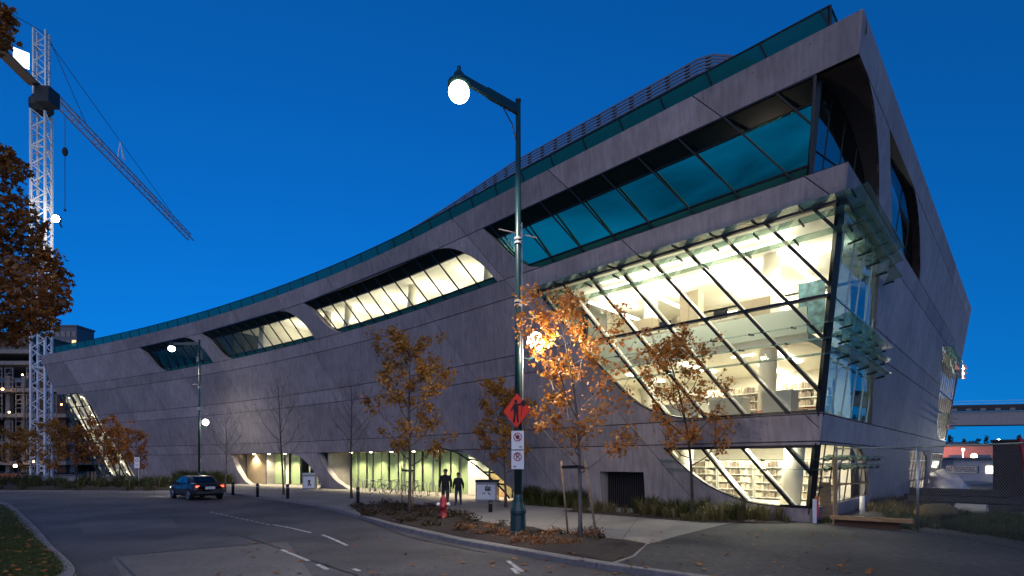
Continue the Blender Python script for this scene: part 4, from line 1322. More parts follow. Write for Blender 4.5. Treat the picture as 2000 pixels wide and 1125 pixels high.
# ------------------------------------------------------------------ street lamps
LGLOW = glow('lamp globe white', (.90, 1.0, .86), 4.0)
LGLOW2 = glow('pedestrian globe warm', (1.0, .90, .80), 4.0)
BAND = surf('pale steel band', (.5, .5, .5), .5)
BRONZE = surf('banner rod', (.30, .25, .24), .5)
SIGNW = surf('white sign sheet', (.62, .66, .72), .45)
INK = surf('black print', (.012, .012, .014), .6)
REDINK = surf('red print', (.35, .012, .02), .5)
def point(name, par, loc, power, col, r):
    l = bpy.data.lights.new(name, 'POINT'); l.energy = power; l.color = col; l.shadow_soft_size = r
    o = bpy.data.objects.new(name, l); o.location = loc; COL.objects.link(o); o.parent = par
    return o
def street_lamp(label, loc, ang, pang, pw, pw2, ph=12.5, rods=(8.7, 6.9), pz=5.6):
    t = thing('street_lamp', label, 'street lamp', loc, 0, 'tall dark green street lamps')
    mb = MB()
    mb.lathe([(.27, 0), (.28, .10), (.23, .16), (.21, .62), (.23, .66), (.23, .74), (.15, .98), (.14, 1.12), (.12, 1.2)], (0, 0, 0), 10)
    mb.build('base', GREENM, t)
    mb = MB(); mb.tube([(0, 0, 1.0), (0, 0, ph * .5), (0, 0, ph)], [.115, .095, .072], 14); mb.lathe([(.08, -.01), (.085, .05), (.02, .09)], (0, 0, ph), 12)
    mb.build('pole', GREENM, t, smooth=True)
    d = Vector((math.cos(ang), math.sin(ang), 0))
    a = Vector((0, 0, ph - .25)); e = d * 2.15 + Vector((0, 0, ph - .38))
    mb = MB(); sd = d.cross(Vector((0, 0, 1)))
    for (p, q, w, h0) in ((a, a.lerp(e, .55), .10, .26), (a.lerp(e, .55), e, .10, .19)): mb.bar(p, q, w, h0)
    mb.tube([Vector((0, 0, ph - 1.15)) + d * .1, Vector((0, 0, ph - .75)) + d * .25, Vector((0, 0, ph - .42)) + d * .62], .018, 6)
    mb.build('arm', GREENM, t)
    c = e - Vector((0, 0, .10))
    mb = MB(); mb.lathe([(.07, .24), (.13, .17), (.17, .02), (.29, -.06), (.30, -.12)][::-1], c, 18); mb.lathe([(.05, .0), (.05, .14)], c + Vector((0, 0, .22)), 8)
    hd = mb.build('lamp_head', GREENM, t, smooth=True)
    mb = MB(); mb.ball(c - Vector((0, 0, .30)), .27, 20, 12, (1, 1, .92)); mb.build('globe', LGLOW, hd, smooth=True)
    l = bpy.data.lights.new('lamp', 'SPOT'); l.energy = pw; l.color = (1, .93, .82); l.spot_size = R(140); l.spot_blend = 1.0; l.shadow_soft_size = .2
    o = bpy.data.objects.new('lamp', l); o.location = c - Vector((0, 0, .62)); COL.objects.link(o); o.parent = hd
    # pedestrian light on a short bracket
    d2 = Vector((math.cos(pang), math.sin(pang), 0))
    g = d2 * .50 + Vector((0, 0, pz))
    mb = MB(); mb.tube([(0, 0, pz - .45), d2 * .3 + Vector((0, 0, pz - .52)), d2 * .5 + Vector((0, 0, pz - .42)), d2 * .5 + Vector((0, 0, pz - .26))], .03, 8)
    mb.lathe([(.10, 0), (.14, .05), (.14, .10)], g - Vector((0, 0, .36)), 14); b = mb.build('side_bracket', GREENM, t, smooth=True)
    mb = MB(); mb.ball(g, .25, 20, 12, (1, 1, 1.08)); mb.build('side_globe', LGLOW2, b, smooth=True)
    mb = MB(); mb.lathe([(.262, -.012), (.262, .012)], g + Vector((0, 0, .05)), 20); mb.build('globe_ring', GREENM, b, smooth=True)
    point('lamp', b, g + d2 * .33 - Vector((0, 0, .3)) + Vector((.1, -.25, 0)), pw2, (1, .85, .66), .2)
    for z in rods:
        mb = MB(); rd = Vector((.92, .25, -.10)) if z > 7 else Vector((.5, .2, 0))
        if z == rods[0]:
            mb.tube([Vector((0, 0, z)) - rd * .60, Vector((0, 0, z)) + rd * .60], .016, 6); mb.build('banner_rod', BRONZE, t)
        for k in (0, .12):
            m2 = MB(); m2.lathe([(.112, -.03), (.112, .03)], (0, 0, z - .15 - k), 14); m2.build('band', BAND, t)
    mb = MB(); mb.tube([(.13, -.03, 1.3), (.13, -.03, 5.0), (.11, -.03, 9)], .012, 5); mb.build('conduit', STEEL, t)
    return t
P1 = gpt(1012, 1047)
street_lamp('tall lamp post with orange diamond sign on its pole, nearest the kerb', P1, math.atan2(-.69, -.72), .05, 620, 150)
street_lamp('tall lamp post behind the parked dark sedan', (-26.8, 45, 0), math.atan2(-.2, -1), 0.1, 480, 40, pz=5.5)

# signs strapped to the near post
def sign_disc(mb, c, r, ax, up, nrm, w=.022, m=0):
    n = 24
    for i in range(n):
        a, b = 2 * math.pi * i / n, 2 * math.pi * (i + 1) / n
        q = [c + (ax * math.cos(t) + up * math.sin(t)) * rr for t, rr in ((a, r), (b, r), (b, r - w), (a, r - w))]
        mb.add([v + nrm * .004 for v in q], [(0, 1, 2, 3)], m)
def flatpoly(mb, pts, c, ax, up, nrm, m=0, dz=.004):
    vs = [c + ax * x + up * y + nrm * dz for x, y in pts]
    tr_ = tessellate_polygon([[Vector((x, y, 0)) for x, y in pts]])
    for t in tr_:
        n = (vs[t[1]] - vs[t[0]]).cross(vs[t[2]] - vs[t[0]]).dot(nrm)
        mb.add([vs[i] for i in (t if n > 0 else reversed(t))], [(0, 1, 2)], m)
def circ(r, n=16, cx=0, cy=0, sy=1): return [(cx + r * math.cos(2 * math.pi * i / n), cy + r * sy * math.sin(2 * math.pi * i / n)) for i in range(n)]
nrm = Vector((-.30, -.954, 0)).normalized(); ax = Vector((-nrm.y, nrm.x, 0)); up = Vector((0, 0, 1))
sc0 = P1 + nrm * .15 + Vector((.03, 0, 0))
ts = thing('parking_sign', 'white no stopping sign with red ring, upper of the pair on the lamp post', 'sign', sc0 + Vector((0, 0, (YH - 860) / FPX * P1.y + EYE)), 0, 'signs on the lamp post')
def plate_sign(t, glyph, arrow_x):
    mb = MB(); mb.obox((0, 0, 0), ax * .185, nrm * .004, up * .265); mb.build('sign_plate', SIGNW, t)
    c = up * .09 + nrm * .006
    m = MB(); sign_disc(m, c, .125, ax, up, nrm, .024); m.build('ring', REDINK, t)
    m = MB()
    if glyph == 'P':
        vs, fs = text_mesh('P', .24)
        m.add([c + ax * v.x + up * v.y + nrm * .003 for v in vs], fs)
    else:
        flatpoly(m, circ(.062, 8), c, ax, up, nrm, 0, .003)
    m.build('symbol', INK, t)
    m = MB(); q = (ax * .7 - up * .7); w_ = (ax * .7 + up * .7) * .013
    m.add([c - q * .105 + w_ + nrm * .008, c - q * .105 - w_ + nrm * .008, c + q * .105 - w_ + nrm * .008, c + q * .105 + w_ + nrm * .008], [(0, 1, 2, 3)]); m.build('slash', REDINK, t)
    m = MB(); a = -up * .19 + ax * arrow_x + nrm * .006
    s_ = 1 if arrow_x > 0 else -1
    flatpoly(m, [(-.045, .008), (-.045, -.008), (.0, -.008), (.0, -.026), (.05, 0), (.0, .026), (.0, .008)], a, ax * s_, up, nrm); m.build('arrow', INK, t)
plate_sign(ts, 'S', .08)
ts = thing('parking_sign', 'white no parking sign with slashed P, lower of the pair on the lamp post', 'sign', sc0 + Vector((0, 0, (YH - 898) / FPX * P1.y + EYE)), 0, 'signs on the lamp post')
plate_sign(ts, 'P', -.08)
ORS = surf('orange construction sign sheet', (.66, .045, .018), .45)
n2 = Vector((-.62, -.78, 0)).normalized(); a2 = Vector((-n2.y, n2.x, 0))
c0 = P1 + n2 * .16 + Vector((.06, 0, (YH - 803) / FPX * P1.y + EYE))
t = thing('construction_sign', 'orange diamond construction sign with black flag worker figure', 'sign', c0)
mb = MB(); D = .49
flatpoly(mb, [(0, D), (-D, 0), (0, -D), (D, 0)], Vector((0, 0, 0)), a2, up, n2, 0, .004)
flatpoly(mb, [(0, D), (-D, 0), (0, -D), (D, 0)], Vector((0, 0, 0)), a2, up, -n2, 0, .004)
mb.build('sign_plate', ORS, t)
m = MB(); c = n2 * .008
for pts in (circ(.055, 12, -.03, .27), [(-.10, .20), (.03, .20), (.07, .02), (.05, -.06), (-.09, -.06), (-.12, .05)], [(-.09, -.05), (-.02, -.05), (-.07, -.32), (-.14, -.32)], [(-.01, -.05), (.05, -.05), (.08, -.32), (.01, -.32)], [(.0, .19), (.03, .14), (.20, .17), (.20, .21)], [(-.10, .18), (-.07, .15), (-.19, .0), (-.22, .03)], circ(.085, 16, .24, .20), [(.19, .14), (.205, .14), (.17, -.16), (.155, -.16)]):
    flatpoly(m, pts, c, a2, up, n2)
m.build('symbol', INK, t)
# sign on its own post at the far kerb
sp = gpt(272, 955)
t = thing('parking_sign', 'small white parking sign on a thin post by the far kerb', 'sign', sp)
mb = MB(); mb.tube([(0, 0, 0), (-.12, 0, 2.3)], .035, 8); mb.lathe([(.12, 0), (.12, .25), (.05, .35)], (0, 0, 0), 10); mb.build('post', STEEL, t)
mb = MB(); mb.obox((-.14, -.05, 2.05), (.20, 0, 0), (0, .01, 0), (0, 0, .42)); mb.build('sign_plate', SIGNW, t)
mb = MB(); sign_disc(mb, Vector((-.14, -.065, 2.22)), .13, Vector((1, 0, 0)), up, Vector((0, -1, 0)), .035); flatpoly(mb, [(-.1, .02), (.1, .02), (.1, -.02), (-.1, -.02)], Vector((-.14, -.065, 1.86)), Vector((1, 0, 0)), up, Vector((0, -1, 0))); mb.build('symbol', REDINK, t)

# ------------------------------------------------------------------ plaza furniture
HYD = surf('red hydrant paint', (.30, .018, .022), .4, var=.15)
hp_ = gpt(866, 1016)
t = thing('fire_hydrant', 'red fire hydrant with white side caps at the planting bed', 'hydrant', hp_)
mb = MB(); mb.lathe([(.17, 0), (.17, .05), (.125, .06), (.12, .52), (.15, .54), (.15, .58), (.135, .60), (.13, .72), (.10, .82), (.045, .88), (.04, .93), (.0, .93)], (0, 0, 0), 18); mb.build('barrel', HYD, t, smooth=True)
for s_ in (-1, 1):
    mb = MB(); mb.tube([(s_ * .10, 0, .58), (s_ * .17, 0, .58)], .06, 12); mb.tube([(s_ * .17, 0, .58), (s_ * .23, 0, .58)], [.075, .07], 12); mb.tube([(s_ * .23, 0, .58), (s_ * .255, 0, .58)], .022, 6); mb.build('side_cap', WHITE, t, smooth=True)
mb = MB(); mb.tube([(0, -.10, .50), (0, -.20, .50)], .085, 12); mb.build('front_cap', HYD, t, smooth=True)

BOL = surf('dark bollard', (.02, .022, .026), .4)
for i, (x, y, lb) in enumerate(((455, 967, 'dark bollard just right of the parked sedan'), (503, 971, 'dark bollard left of the poster bin at the small entrance'), (562, 974, 'dark bollard in front of the poster bin at the small entrance'), (699, 983, 'dark bollard at the left tip of the planting bed'), (958, 1000, 'short dark bollard right of the blue poster bin'))):
    t = thing('bollard', lb, 'bollard', gpt(x, y), 0, 'dark bollards along the kerb')
    mb = MB(); mb.lathe([(.085, 0), (.085, .74), (.09, .75), (.09, .80), (.05, .84), (0, .85)], (0, 0, 0), 14); mb.build('post', BOL, t, smooth=True)
    mb = MB(); mb.lathe([(.088, .62), (.088, .66)], (0, 0, 0), 14); mb.build('band', STEEL, t)
    if i == 4: t.scale = (1, 1, .6)

RACK = surf('brushed rack steel', (.50, .50, .47), .35, metal=.8)
proto = None
A_, B_ = gpt(692, 958), gpt(862, 970)
NR = 13
ords = ('first', 'second', 'third', 'fourth', 'fifth', 'sixth', 'seventh', 'eighth', 'ninth', 'tenth', 'eleventh', 'twelfth', 'thirteenth')
for i in range(NR):
    p = A_.lerp(B_, i / (NR - 1))
    if proto is None:
        t = thing('bike_rack', '', 'bike rack', p, R(-38), 'steel hoop bike racks in a row')
        mb = MB(); mb.tube([(-.30, 0, 0)] + [(-.24 * math.cos(a), 0, .62 + .24 * math.sin(a)) for a in [math.pi * k / 10 for k in range(11)]] + [(.30, 0, 0)], .026, 8); mb.build('hoop', RACK, t, smooth=True)
        mb = MB(); mb.lathe([(.07, 0), (.07, .012)], (-.30, 0, 0), 10); mb.build('foot', RACK, t); mb = MB(); mb.lathe([(.07, 0), (.07, .012)], (.30, 0, 0), 10); mb.build('foot', RACK, t)
        proto = t
    else:
        t = copy_tree(proto); t.location = p
    t['label'] = ords[i] + ' steel hoop bike rack from the curved concrete leg'
def bicycle(p, rz, label, col):
    t = thing('bicycle', label, 'bicycle', p, rz, 'bicycles parked at the racks')
    fm = surf('bicycle paint ' + label[:6], col, .35)
    for nm, x in (('wheel', -.52), ('wheel', .52)):
        mb = MB(); n = 26
        ring = [(x + .33 * math.cos(2 * math.pi * k / n), 0, .34 + .33 * math.sin(2 * math.pi * k / n)) for k in range(n + 1)]
        mb.tube(ring, .017, 6, cap=False)
        w = mb.build(nm, RUBBER, t)
        mb = MB()
        for k in range(14):
            a = 2 * math.pi * k / 14; mb.tube([(x, .02 * (-1) ** k, .34), (x + .32 * math.cos(a), 0, .34 + .32 * math.sin(a))], .0022, 3, cap=False)
        mb.tube([(x, -.05, .34), (x, .05, .34)], .025, 8); mb.build('spokes', STEEL, w)
    mb = MB()
    bb = (-.08, 0, .30); st = (-.24, 0, .82); hd = (.34, 0, .84); hd2 = (.38, 0, .68)
    for a, b in ((bb, st), (bb, hd2), (st, hd), (hd, hd2), (hd2, (.52, 0, .34)), (bb, (-.52, 0, .34)), ((-.20, 0, .74), (-.52, 0, .34))): mb.tube([a, b], .016, 6)
    mb.build('frame', fm, t)
    mb = MB(); mb.tube([(hd[0], 0, .84), (.33, 0, .96)], .014, 6); mb.tube([(.30, -.27, .97), (.35, -.1, .98), (.35, .1, .98), (.30, .27, .97)], .014, 6); mb.build('handlebar', BLACK, t)
    mb = MB(); mb.obox((-.28, 0, .90), (.13, 0, 0), (0, .055, 0), (0, 0, .025)); mb.tube([st, (-.27, 0, .89)], .013, 6); mb.build('saddle', BLACK, t)
    mb = MB(); mb.tube([(-.08, -.1, .30), (-.08, .1, .30)], .012, 6); mb.tube([(-.08, -.045, .30), (-.08, -.04, .30)], .09, 14); mb.build('crank', STEEL, t)
bicycle(gpt(735, 966), R(-20), 'dark bicycle leaning among the racks, leftmost of the three', (.02, .02, .025))
bicycle(gpt(768, 967), R(-34), 'grey bicycle parked in the middle of the racks', (.2, .2, .22))
bicycle(gpt(805, 970), R(-20), 'bicycle partly hidden by the full amber maple trunk', (.05, .06, .12))

def bin_(p, rz, w, d, h, label, emblem):
    t = thing('poster_bin', label, 'bin', p, rz, 'bins with posters on the plaza')
    mb = MB(); mb.box(-w / 2, w / 2, -d / 2, d / 2, 0, h - .12); mb.build('body', surf('grey bin steel', (.24, .24, .25), .45, metal=.3) if 'bin steel' not in MATS else MATS['bin steel'], t)
    mb = MB(); mb.box(-w / 2 - .02, w / 2 + .02, -d / 2 - .02, d / 2 + .02, h - .12, h); mb.box(-w / 2 + .08, -w / 2 + .38, -d / 2 - .025, -d / 2 - .018, h - .10, h - .03); mb.build('lid', BLACK if emblem == 'b' else STEEL, t)
    mb = MB(); mb.box(-w / 2 + .06, w / 2 - .06, -d / 2 - .018, -d / 2 - .002, .10, h * .78); mb.build('poster', SIGNW, t)
    m = MB(); f = Vector((0, -1, 0)); c = Vector((0, -d / 2 - .02, 0)); X = Vector((1, 0, 0))
    if emblem == 'a':
        for pts in (circ(.10, 14, .02, .62), [(-.10, .58), (.10, .62), (.05, .50)], [(-.02, .52), (.06, .52), (.20, .26), (.12, .24), (.03, .38), (-.03, .24), (-.10, .26)]): flatpoly(m, pts, c, X, up, f)
    else:
        for x0, z0, z1 in ((-.02, .55, .80), (.06, .55, .86), (.14, .55, .78), (.22, .55, .82)): flatpoly(m, [(x0 - .03, z0), (x0 + .03, z0), (x0 + .03, z1), (x0 - .03, z1)], c, X, up, f)
        flatpoly(m, [(-.05, .60), (.25, .60), (.25, .65), (-.05, .65)], c + f * .002, X, up, f)
        flatpoly(m, [(.08, .46), (.12, .50), (.26, .36), (.22, .32)], c, X, up, f); flatpoly(m, [(-.20, .46), (-.02, .46), (-.02, .43), (-.20, .43)], c, X, up, f); flatpoly(m, [(-.20, .40), (-.06, .40), (-.06, .375), (-.20, .375)], c, X, up, f)
    m.build('emblem', INK, t)
bin_(gpt(605, 955), R(12), .95, .8, 1.25, 'poster bin by the small entrance with a figure emblem', 'a')
bin_(gpt(952, 978), R(-8), 1.15, .8, 1.15, 'poster bin by the main entrance with a dark building emblem', 'b')

# ------------------------------------------------------------------ people
SKIN = surf('skin', (.30, .16, .11), .5)
JACK = surf('black jacket', (.006, .006, .008), .8)
JEANS = surf('blue jeans', (.025, .045, .09), .8, var=.2)
TROUS = surf('grey trousers', (.045, .043, .042), .8, var=.2)
SHOE = surf('dark shoes', (.012, .01, .01), .5)
HAIR = surf('dark hair', (.008, .006, .005), .6)
def person(label, loc, rz, ht, trousers, stride, armsw, female=False):
    k = ht / 1.78
    t = thing('person', label, 'person', loc, rz, 'two people walking on the plaza')
    sw = .20 if not female else .175
    J = {}
    V = []; E_ = []; Rr = []
    def v(n, p, r):
        J[n] = len(V); V.append((p[0] * k, p[1] * k, p[2] * k)); Rr.append((r * k, r * k * (.78 if 'chest' in n or 'belly' in n or n == 'pelvis' else 1)))
    def e(a, b): E_.append((J[a], J[b]))
    v('pelvis', (0, 0, .95), .175); v('belly', (0, .0, 1.12), .185); v('chest', (0, -.01, 1.32), .20); v('neck0', (0, 0, 1.47), .085); v('neck', (0, -.01, 1.53), .055); v('head0', (0, -.02, 1.60), .078); v('head', (0, -.025, 1.68), .092); v('crown', (0, -.015, 1.735), .062)
    e('pelvis', 'belly'); e('belly', 'chest'); e('chest', 'neck0'); e('neck0', 'neck'); e('neck', 'head0'); e('head0', 'head'); e('head', 'crown')
    for s_, nm in ((-1, 'l'), (1, 'r')):
        f = stride * s_
        v(nm + 'hip', (s_ * .095, -f * .05, .86), .115); v(nm + 'knee', (s_ * .10, -f * .42 - .02, .50), .082); v(nm + 'ank', (s_ * .10, -f * .62 + (.10 if f < 0 else 0), .10), .045); v(nm + 'toe', (s_ * .115, -f * .62 - .13 + (.08 if f < 0 else 0), .045), .042)
        e('pelvis', nm + 'hip'); e(nm + 'hip', nm + 'knee'); e(nm + 'knee', nm + 'ank'); e(nm + 'ank', nm + 'toe')
        a = -armsw * s_
        v(nm + 'sh', (s_ * sw, 0, 1.41), .092); v(nm + 'el', (s_ * (sw + .07), -a * .15 + .02, 1.14), .072); v(nm + 'wr', (s_ * (sw + .075), -a * .38 - .03, .90), .042)
        e('chest', nm + 'sh'); e(nm + 'sh', nm + 'el'); e(nm + 'el', nm + 'wr')
    me = bpy.data.meshes.new('body'); me.from_pydata(V, E_, [])
    o = bpy.data.objects.new('body', me); COL.objects.link(o)
    md = o.modifiers.new('skin', 'SKIN'); md.use_smooth_shade = True
    for i, r in enumerate(Rr):
        me.skin_vertices[0].data[i].radius = r; me.skin_vertices[0].data[i].use_root = (i == 0)
    sd = o.modifiers.new('sub', 'SUBSURF'); sd.levels = 2; sd.render_levels = 2
    dg = bpy.context.evaluated_depsgraph_get()
    nm_ = bpy.data.meshes.new_from_object(o.evaluated_get(dg))
    bpy.data.objects.remove(o)
    nm_.name = 'body'
    nm_.materials.clear()
    for m in (JACK, trousers, SKIN, SHOE): nm_.materials.append(m)
    for p in nm_.polygons:
        z = p.center.z / k; x = abs(p.center.x) / k
        p.material_index = 2 if z > 1.50 else 0 if z > (.84 if x < .16 else .90) else 1 if z > .085 else 3
        p.use_smooth = True
    b = bpy.data.objects.new('body', nm_); COL.objects.link(b); b.parent = t
    mb = MB(); mb.ball((0, .012 * k, 1.70 * k), .108 * k, 14, 10, (.95, 1.02, 1.0))
    mb.v = [(x, y if z > 1.66 * k else max(y, .0), max(z, (1.675 if y < -.03 * k else (1.52 if female else 1.60)) * k)) for x, y, z in mb.v]
    mb.build('hair', HAIR, t, smooth=True)
    mb = MB(); mb.tube([(0, -.112 * k, 1.675 * k), (0, -.128 * k, 1.645 * k), (0, -.108 * k, 1.632 * k)], [.010 * k, .017 * k, .012 * k], 6)
    for s_ in (-1, 1): mb.ball((s_ * .098 * k, .0, 1.665 * k), .026 * k, 8, 6, (.45, .8, 1.2))
    mb.build('face', SKIN, t, smooth=True)
    mb = MB()
    for s_ in (-1, 1): mb.ball((s_ * .035 * k, -.108 * k, 1.69 * k), .012 * k, 8, 6, (1.2, .6, .8))
    mb.obox((0, -.108 * k, 1.607 * k), (.024 * k, 0, 0), (0, .006 * k, 0), (0, 0, .005 * k)); mb.build('eyes', HAIR, t)
    for s_ in (-1, 1):
        a = -armsw * s_
        w = Vector((s_ * (sw + .075), -a * .38 - .03, .90)) * k
        mb = MB(); dn = Vector((0, -.12, -1)).normalized()
        mb.obox(w + dn * .07 * k, Vector((.017, 0, 0)) * k, Vector((0, .042, 0)) * k, dn * .05 * k)
        for j, (y, l) in enumerate(((-.033, .072), (-.011, .082), (.011, .076), (.032, .06))):
            p0 = w + dn * .115 * k + Vector((0, y * k, 0)); mb.tube([p0, p0 + dn * l * .5 * k, p0 + dn * l * .95 * k + Vector((-s_ * .018 * k, 0, 0))], [.010 * k, .009 * k, .007 * k], 6)
        p0 = w + dn * .05 * k + Vector((0, -.04 * k, 0)); mb.tube([p0, p0 + (dn + Vector((0, -.8, 0))) * .035 * k, p0 + (dn + Vector((0, -.45, 0))) * .068 * k], [.012 * k, .011 * k, .008 * k], 6)
        mb.build('hand', SKIN, t, smooth=True)
person('taller person in a dark jacket and grey trousers, walking left of the pair', gpt(870, 989), R(8), 1.78, TROUS, .30, .30)
person('shorter person in a dark jacket and blue jeans, walking right of the pair', gpt(895, 987), R(-4), 1.60, JEANS, -.26, .45, True)

# ------------------------------------------------------------------ the parked sedan
def sedan(loc, rz, label):
    t = thing('sedan', label, 'car', loc, rz)
    paint = surf('dark grey car paint', (.020, .017, .019), .35, metal=.2, coat=.35)
    gl = surf('car window glass', (.008, .012, .016), .04, spec=.9)
    # x forward; stations: x, half width, sill z, shoulder z ; body is lofted
    st = [(-2.22, .66, .42, .80), (-2.16, .80, .30, .92), (-1.95, .86, .24, .99), (-1.2, .885, .20, 1.00), (-.3, .89, .20, .95), (.7, .885, .20, .92), (1.25, .87, .20, .90), (1.85, .83, .24, .80), (2.12, .76, .28, .68), (2.22, .60, .36, .58)]
    mb = MB(); n = 10
    for x, w, z0, z1 in st:
        ring = [(-w * .93, z0), (-w, z0 + .16), (-w, (z0 + z1) / 2), (-w * .985, z1 - .10), (-w * .90, z1), (w * .90, z1), (w * .985, z1 - .10), (w, (z0 + z1) / 2), (w, z0 + .16), (w * .93, z0)]
        mb.v += [(x, y, z) for y, z in ring]
    for i in range(len(st) - 1):
        for k in range(n):
            mb.f.append((i * n + k, i * n + (k + 1) % n, (i + 1) * n + (k + 1) % n, (i + 1) * n + k)); mb.m.append(0)
    mb.f.append(tuple(range(n))); mb.m.append(0); mb.f.append(tuple((len(st) - 1) * n + k for k in reversed(range(n)))); mb.m.append(0)
    body = mb.build('body', paint, t, smooth=True)
    # cabin
    cab = [(-1.55, .74, .97, .98), (-.95, .70, .96, 1.34), (-.50, .67, .96, 1.41), (.15, .67, .94, 1.42), (.55, .69, .93, 1.32), (1.15, .76, .90, .92)]
    mb = MB()
    for x, w, z0, z1 in cab:
        mb.v += [(x, -.83, z0), (x, -w, z1 - .03), (x, -w * .82, z1), (x, w * .82, z1), (x, w, z1 - .03), (x, .83, z0)]
    for i in range(len(cab) - 1):
        for k in range(5): mb.f.append((i * 6 + k, i * 6 + k + 1, (i + 1) * 6 + k + 1, (i + 1) * 6 + k)); mb.m.append(0)
    mb.build('roof', paint, t, smooth=True)
    def lerp3(a, b, f): return [a[i] + (b[i] - a[i]) * f for i in range(3)]
    def pane(q, name, out, mat=gl):
        c = Vector((sum(p[0] for p in q) / 4, sum(p[1] for p in q) / 4, sum(p[2] for p in q) / 4))
        vs = [c + (Vector(p) - c) * .93 + Vector(out) for p in q]
        mb = MB(); mb.add(vs, [(0, 1, 2, 3)]); mb.add(vs, [(3, 2, 1, 0)]); return mb.build(name, mat, t)
    pane([(-1.53, .62, .99), (-1.53, -.62, .99), (-.97, -.56, 1.335), (-.97, .56, 1.335)], 'rear_window', (-.02, 0, .02))
    pane([(1.12, -.64, .94), (1.12, .64, .94), (.57, .56, 1.31), (.57, -.56, 1.31)], 'windscreen', (.02, 0, .02))
    for s_ in (-1, 1):
        pane([(-1.28, s_ * .825, 1.0), (-.28, s_ * .835, .985), (-.28, s_ * .70, 1.37), (-.88, s_ * .72, 1.325)], 'side_window', (0, s_ * .022, 0))
        pane([(-.22, s_ * .835, .985), (.92, s_ * .83, .96), (.46, s_ * .71, 1.32), (-.22, s_ * .70, 1.385)], 'side_window', (0, s_ * .022, 0))
        mb = MB(); mb.obox((.78, s_ * .95, 1.0), (.07, 0, 0), (0, .09, 0), (0, 0, .055)); mb.build('mirror', paint, t)
        for x in (-.35, .62):
            mb = MB(); mb.obox((x - .25, s_ * .893, .80), (.09, 0, 0), (0, .012, 0), (0, 0, .015)); mb.build('door_handle', paint, t)
        mb = MB()
        for x in (-1.28, -.25, .82): mb.obox((x, s_ * .886, .62), (.006, 0, 0), (0, .006, 0), (0, 0, .33))
        mb.build('door_seam', RUBBER, t)
        for x in (-1.38, 1.38):
            mb = MB(); mb.tube([(x, s_ * .70, .32), (x, s_ * .90, .32)], [.325, .325], 24)
            w = mb.build('wheel', RUBBER, t, smooth=False)
            mb = MB()
            for k in range(7):
                a = 2 * math.pi * k / 7; mb.bar((x, s_ * .908, .32), (x + .20 * math.cos(a), s_ * .908, .32 + .20 * math.sin(a)), .05, .02)
            mb.tube([(x + .215 * math.cos(2 * math.pi * k / 20), s_ * .906, .32 + .215 * math.sin(2 * math.pi * k / 20)) for k in range(21)], .022, 5)
            mb.build('rim', STEEL, w)
            mb = MB(); mb.tube([(x + .37 * math.cos(math.pi * k / 12), s_ * .868, .33 + .37 * math.sin(math.pi * k / 12)) for k in range(13)], .038, 6); mb.build('wheel_arch', RUBBER, t)
        mb = MB(); mb.obox((-2.13, s_ * .66, .80), (.06, 0, 0), (0, .15, 0), (0, 0, .085)); h = mb.build('taillight', surf('taillight lens', (.25, .01, .01), .2), t)
        mb = MB(); mb.obox((-2.185, s_ * .66, .81), (.02, 0, 0), (0, .09, 0), (0, 0, .05)); mb.build('bulb', glow('taillight glow', (1, .06, .03), 2.6) if 'taillight glow' not in MATS else MATS['taillight glow'], h)
        mb = MB(); mb.obox((2.08, s_ * .60, .62), (.07, 0, 0), (0, .15, 0), (0, 0, .07)); mb.build('headlight', glow('headlight glow', (1, .94, .8), 3) if 'headlight glow' not in MATS else MATS['headlight glow'], t)
        l = bpy.data.lights.new('headlamp', 'SPOT'); l.energy = 120; l.spot_size = R(60); l.color = (1, .95, .85); l.shadow_soft_size = .06
        o = bpy.data.objects.new('headlamp', l); o.location = (2.2, s_ * .6, .62); o.rotation_euler = (R(80), 0, R(-90)); COL.objects.link(o); o.parent = t
    mb = MB(); mb.obox((-2.235, 0, .72), (.01, 0, 0), (0, .26, 0), (0, 0, .075)); mb.build('number_plate', WHITE, t)
    mb = MB(); mb.obox((-2.20, 0, .46), (.05, 0, 0), (0, .74, 0), (0, 0, .07)); mb.build('bumper', surf('bumper', (.05, .052, .06), .3), t)
    mb = MB(); mb.obox((-2.02, 0, 1.005), (.05, 0, 0), (0, .68, 0), (0, 0, .012)); mb.build('boot_lip', paint, t)
sp = gpt(411, 977, ZR); hd = Vector((-.76, .65, 0)).normalized()
cc = sp + hd * 2.25
sedan((cc.x, cc.y, ZR), math.atan2(hd.y, hd.x), 'dark sedan with glowing red taillights stopped at the kerb')

# ------------------------------------------------------------------ tower crane
X = lambda x, d: (x - 1000) / FPX * d
CD = 80.0; CX = X(81, CD); CO = Vector((CX, CD, -.3))
crane = thing('tower_crane', 'white lattice tower crane with long jib above the building site', 'crane', CO)
def lattice(mb, p, q, sx, sy, n, r=.11, rb=.05, tri=False):
    """four (or three) chords with zigzag bracing between two end points; sx, sy half-size vectors"""
    p, q, sx, sy = Vector(p), Vector(q), Vector(sx), Vector(sy)
    cs = [(-1, -1), (1, -1), (1, 1), (-1, 1)] if not tri else [(-1, -1), (1, -1), (0, 1)]
    k = len(cs)
    for a, b in cs: mb.bar(p + sx * a + sy * b, q + sx * a + sy * b, r, r)
    for i in range(n):
        a0 = p.lerp(q, i / n); a1 = p.lerp(q, (i + 1) / n); am = p.lerp(q, (i + .5) / n)
        for j in range(k):
            u, v = cs[j], cs[(j + 1) % k]
            pu = a0 + sx * u[0] + sy * u[1]; pm = am + sx * v[0] + sy * v[1]; p2 = a1 + sx * u[0] + sy * u[1]
            mb.bar(pu, pm, rb, rb); mb.bar(pm, p2, rb, rb)
            if i % 3 == 0: mb.bar(pu, a0 + sx * v[0] + sy * v[1], rb * 1.3, rb * 1.3)
    return mb
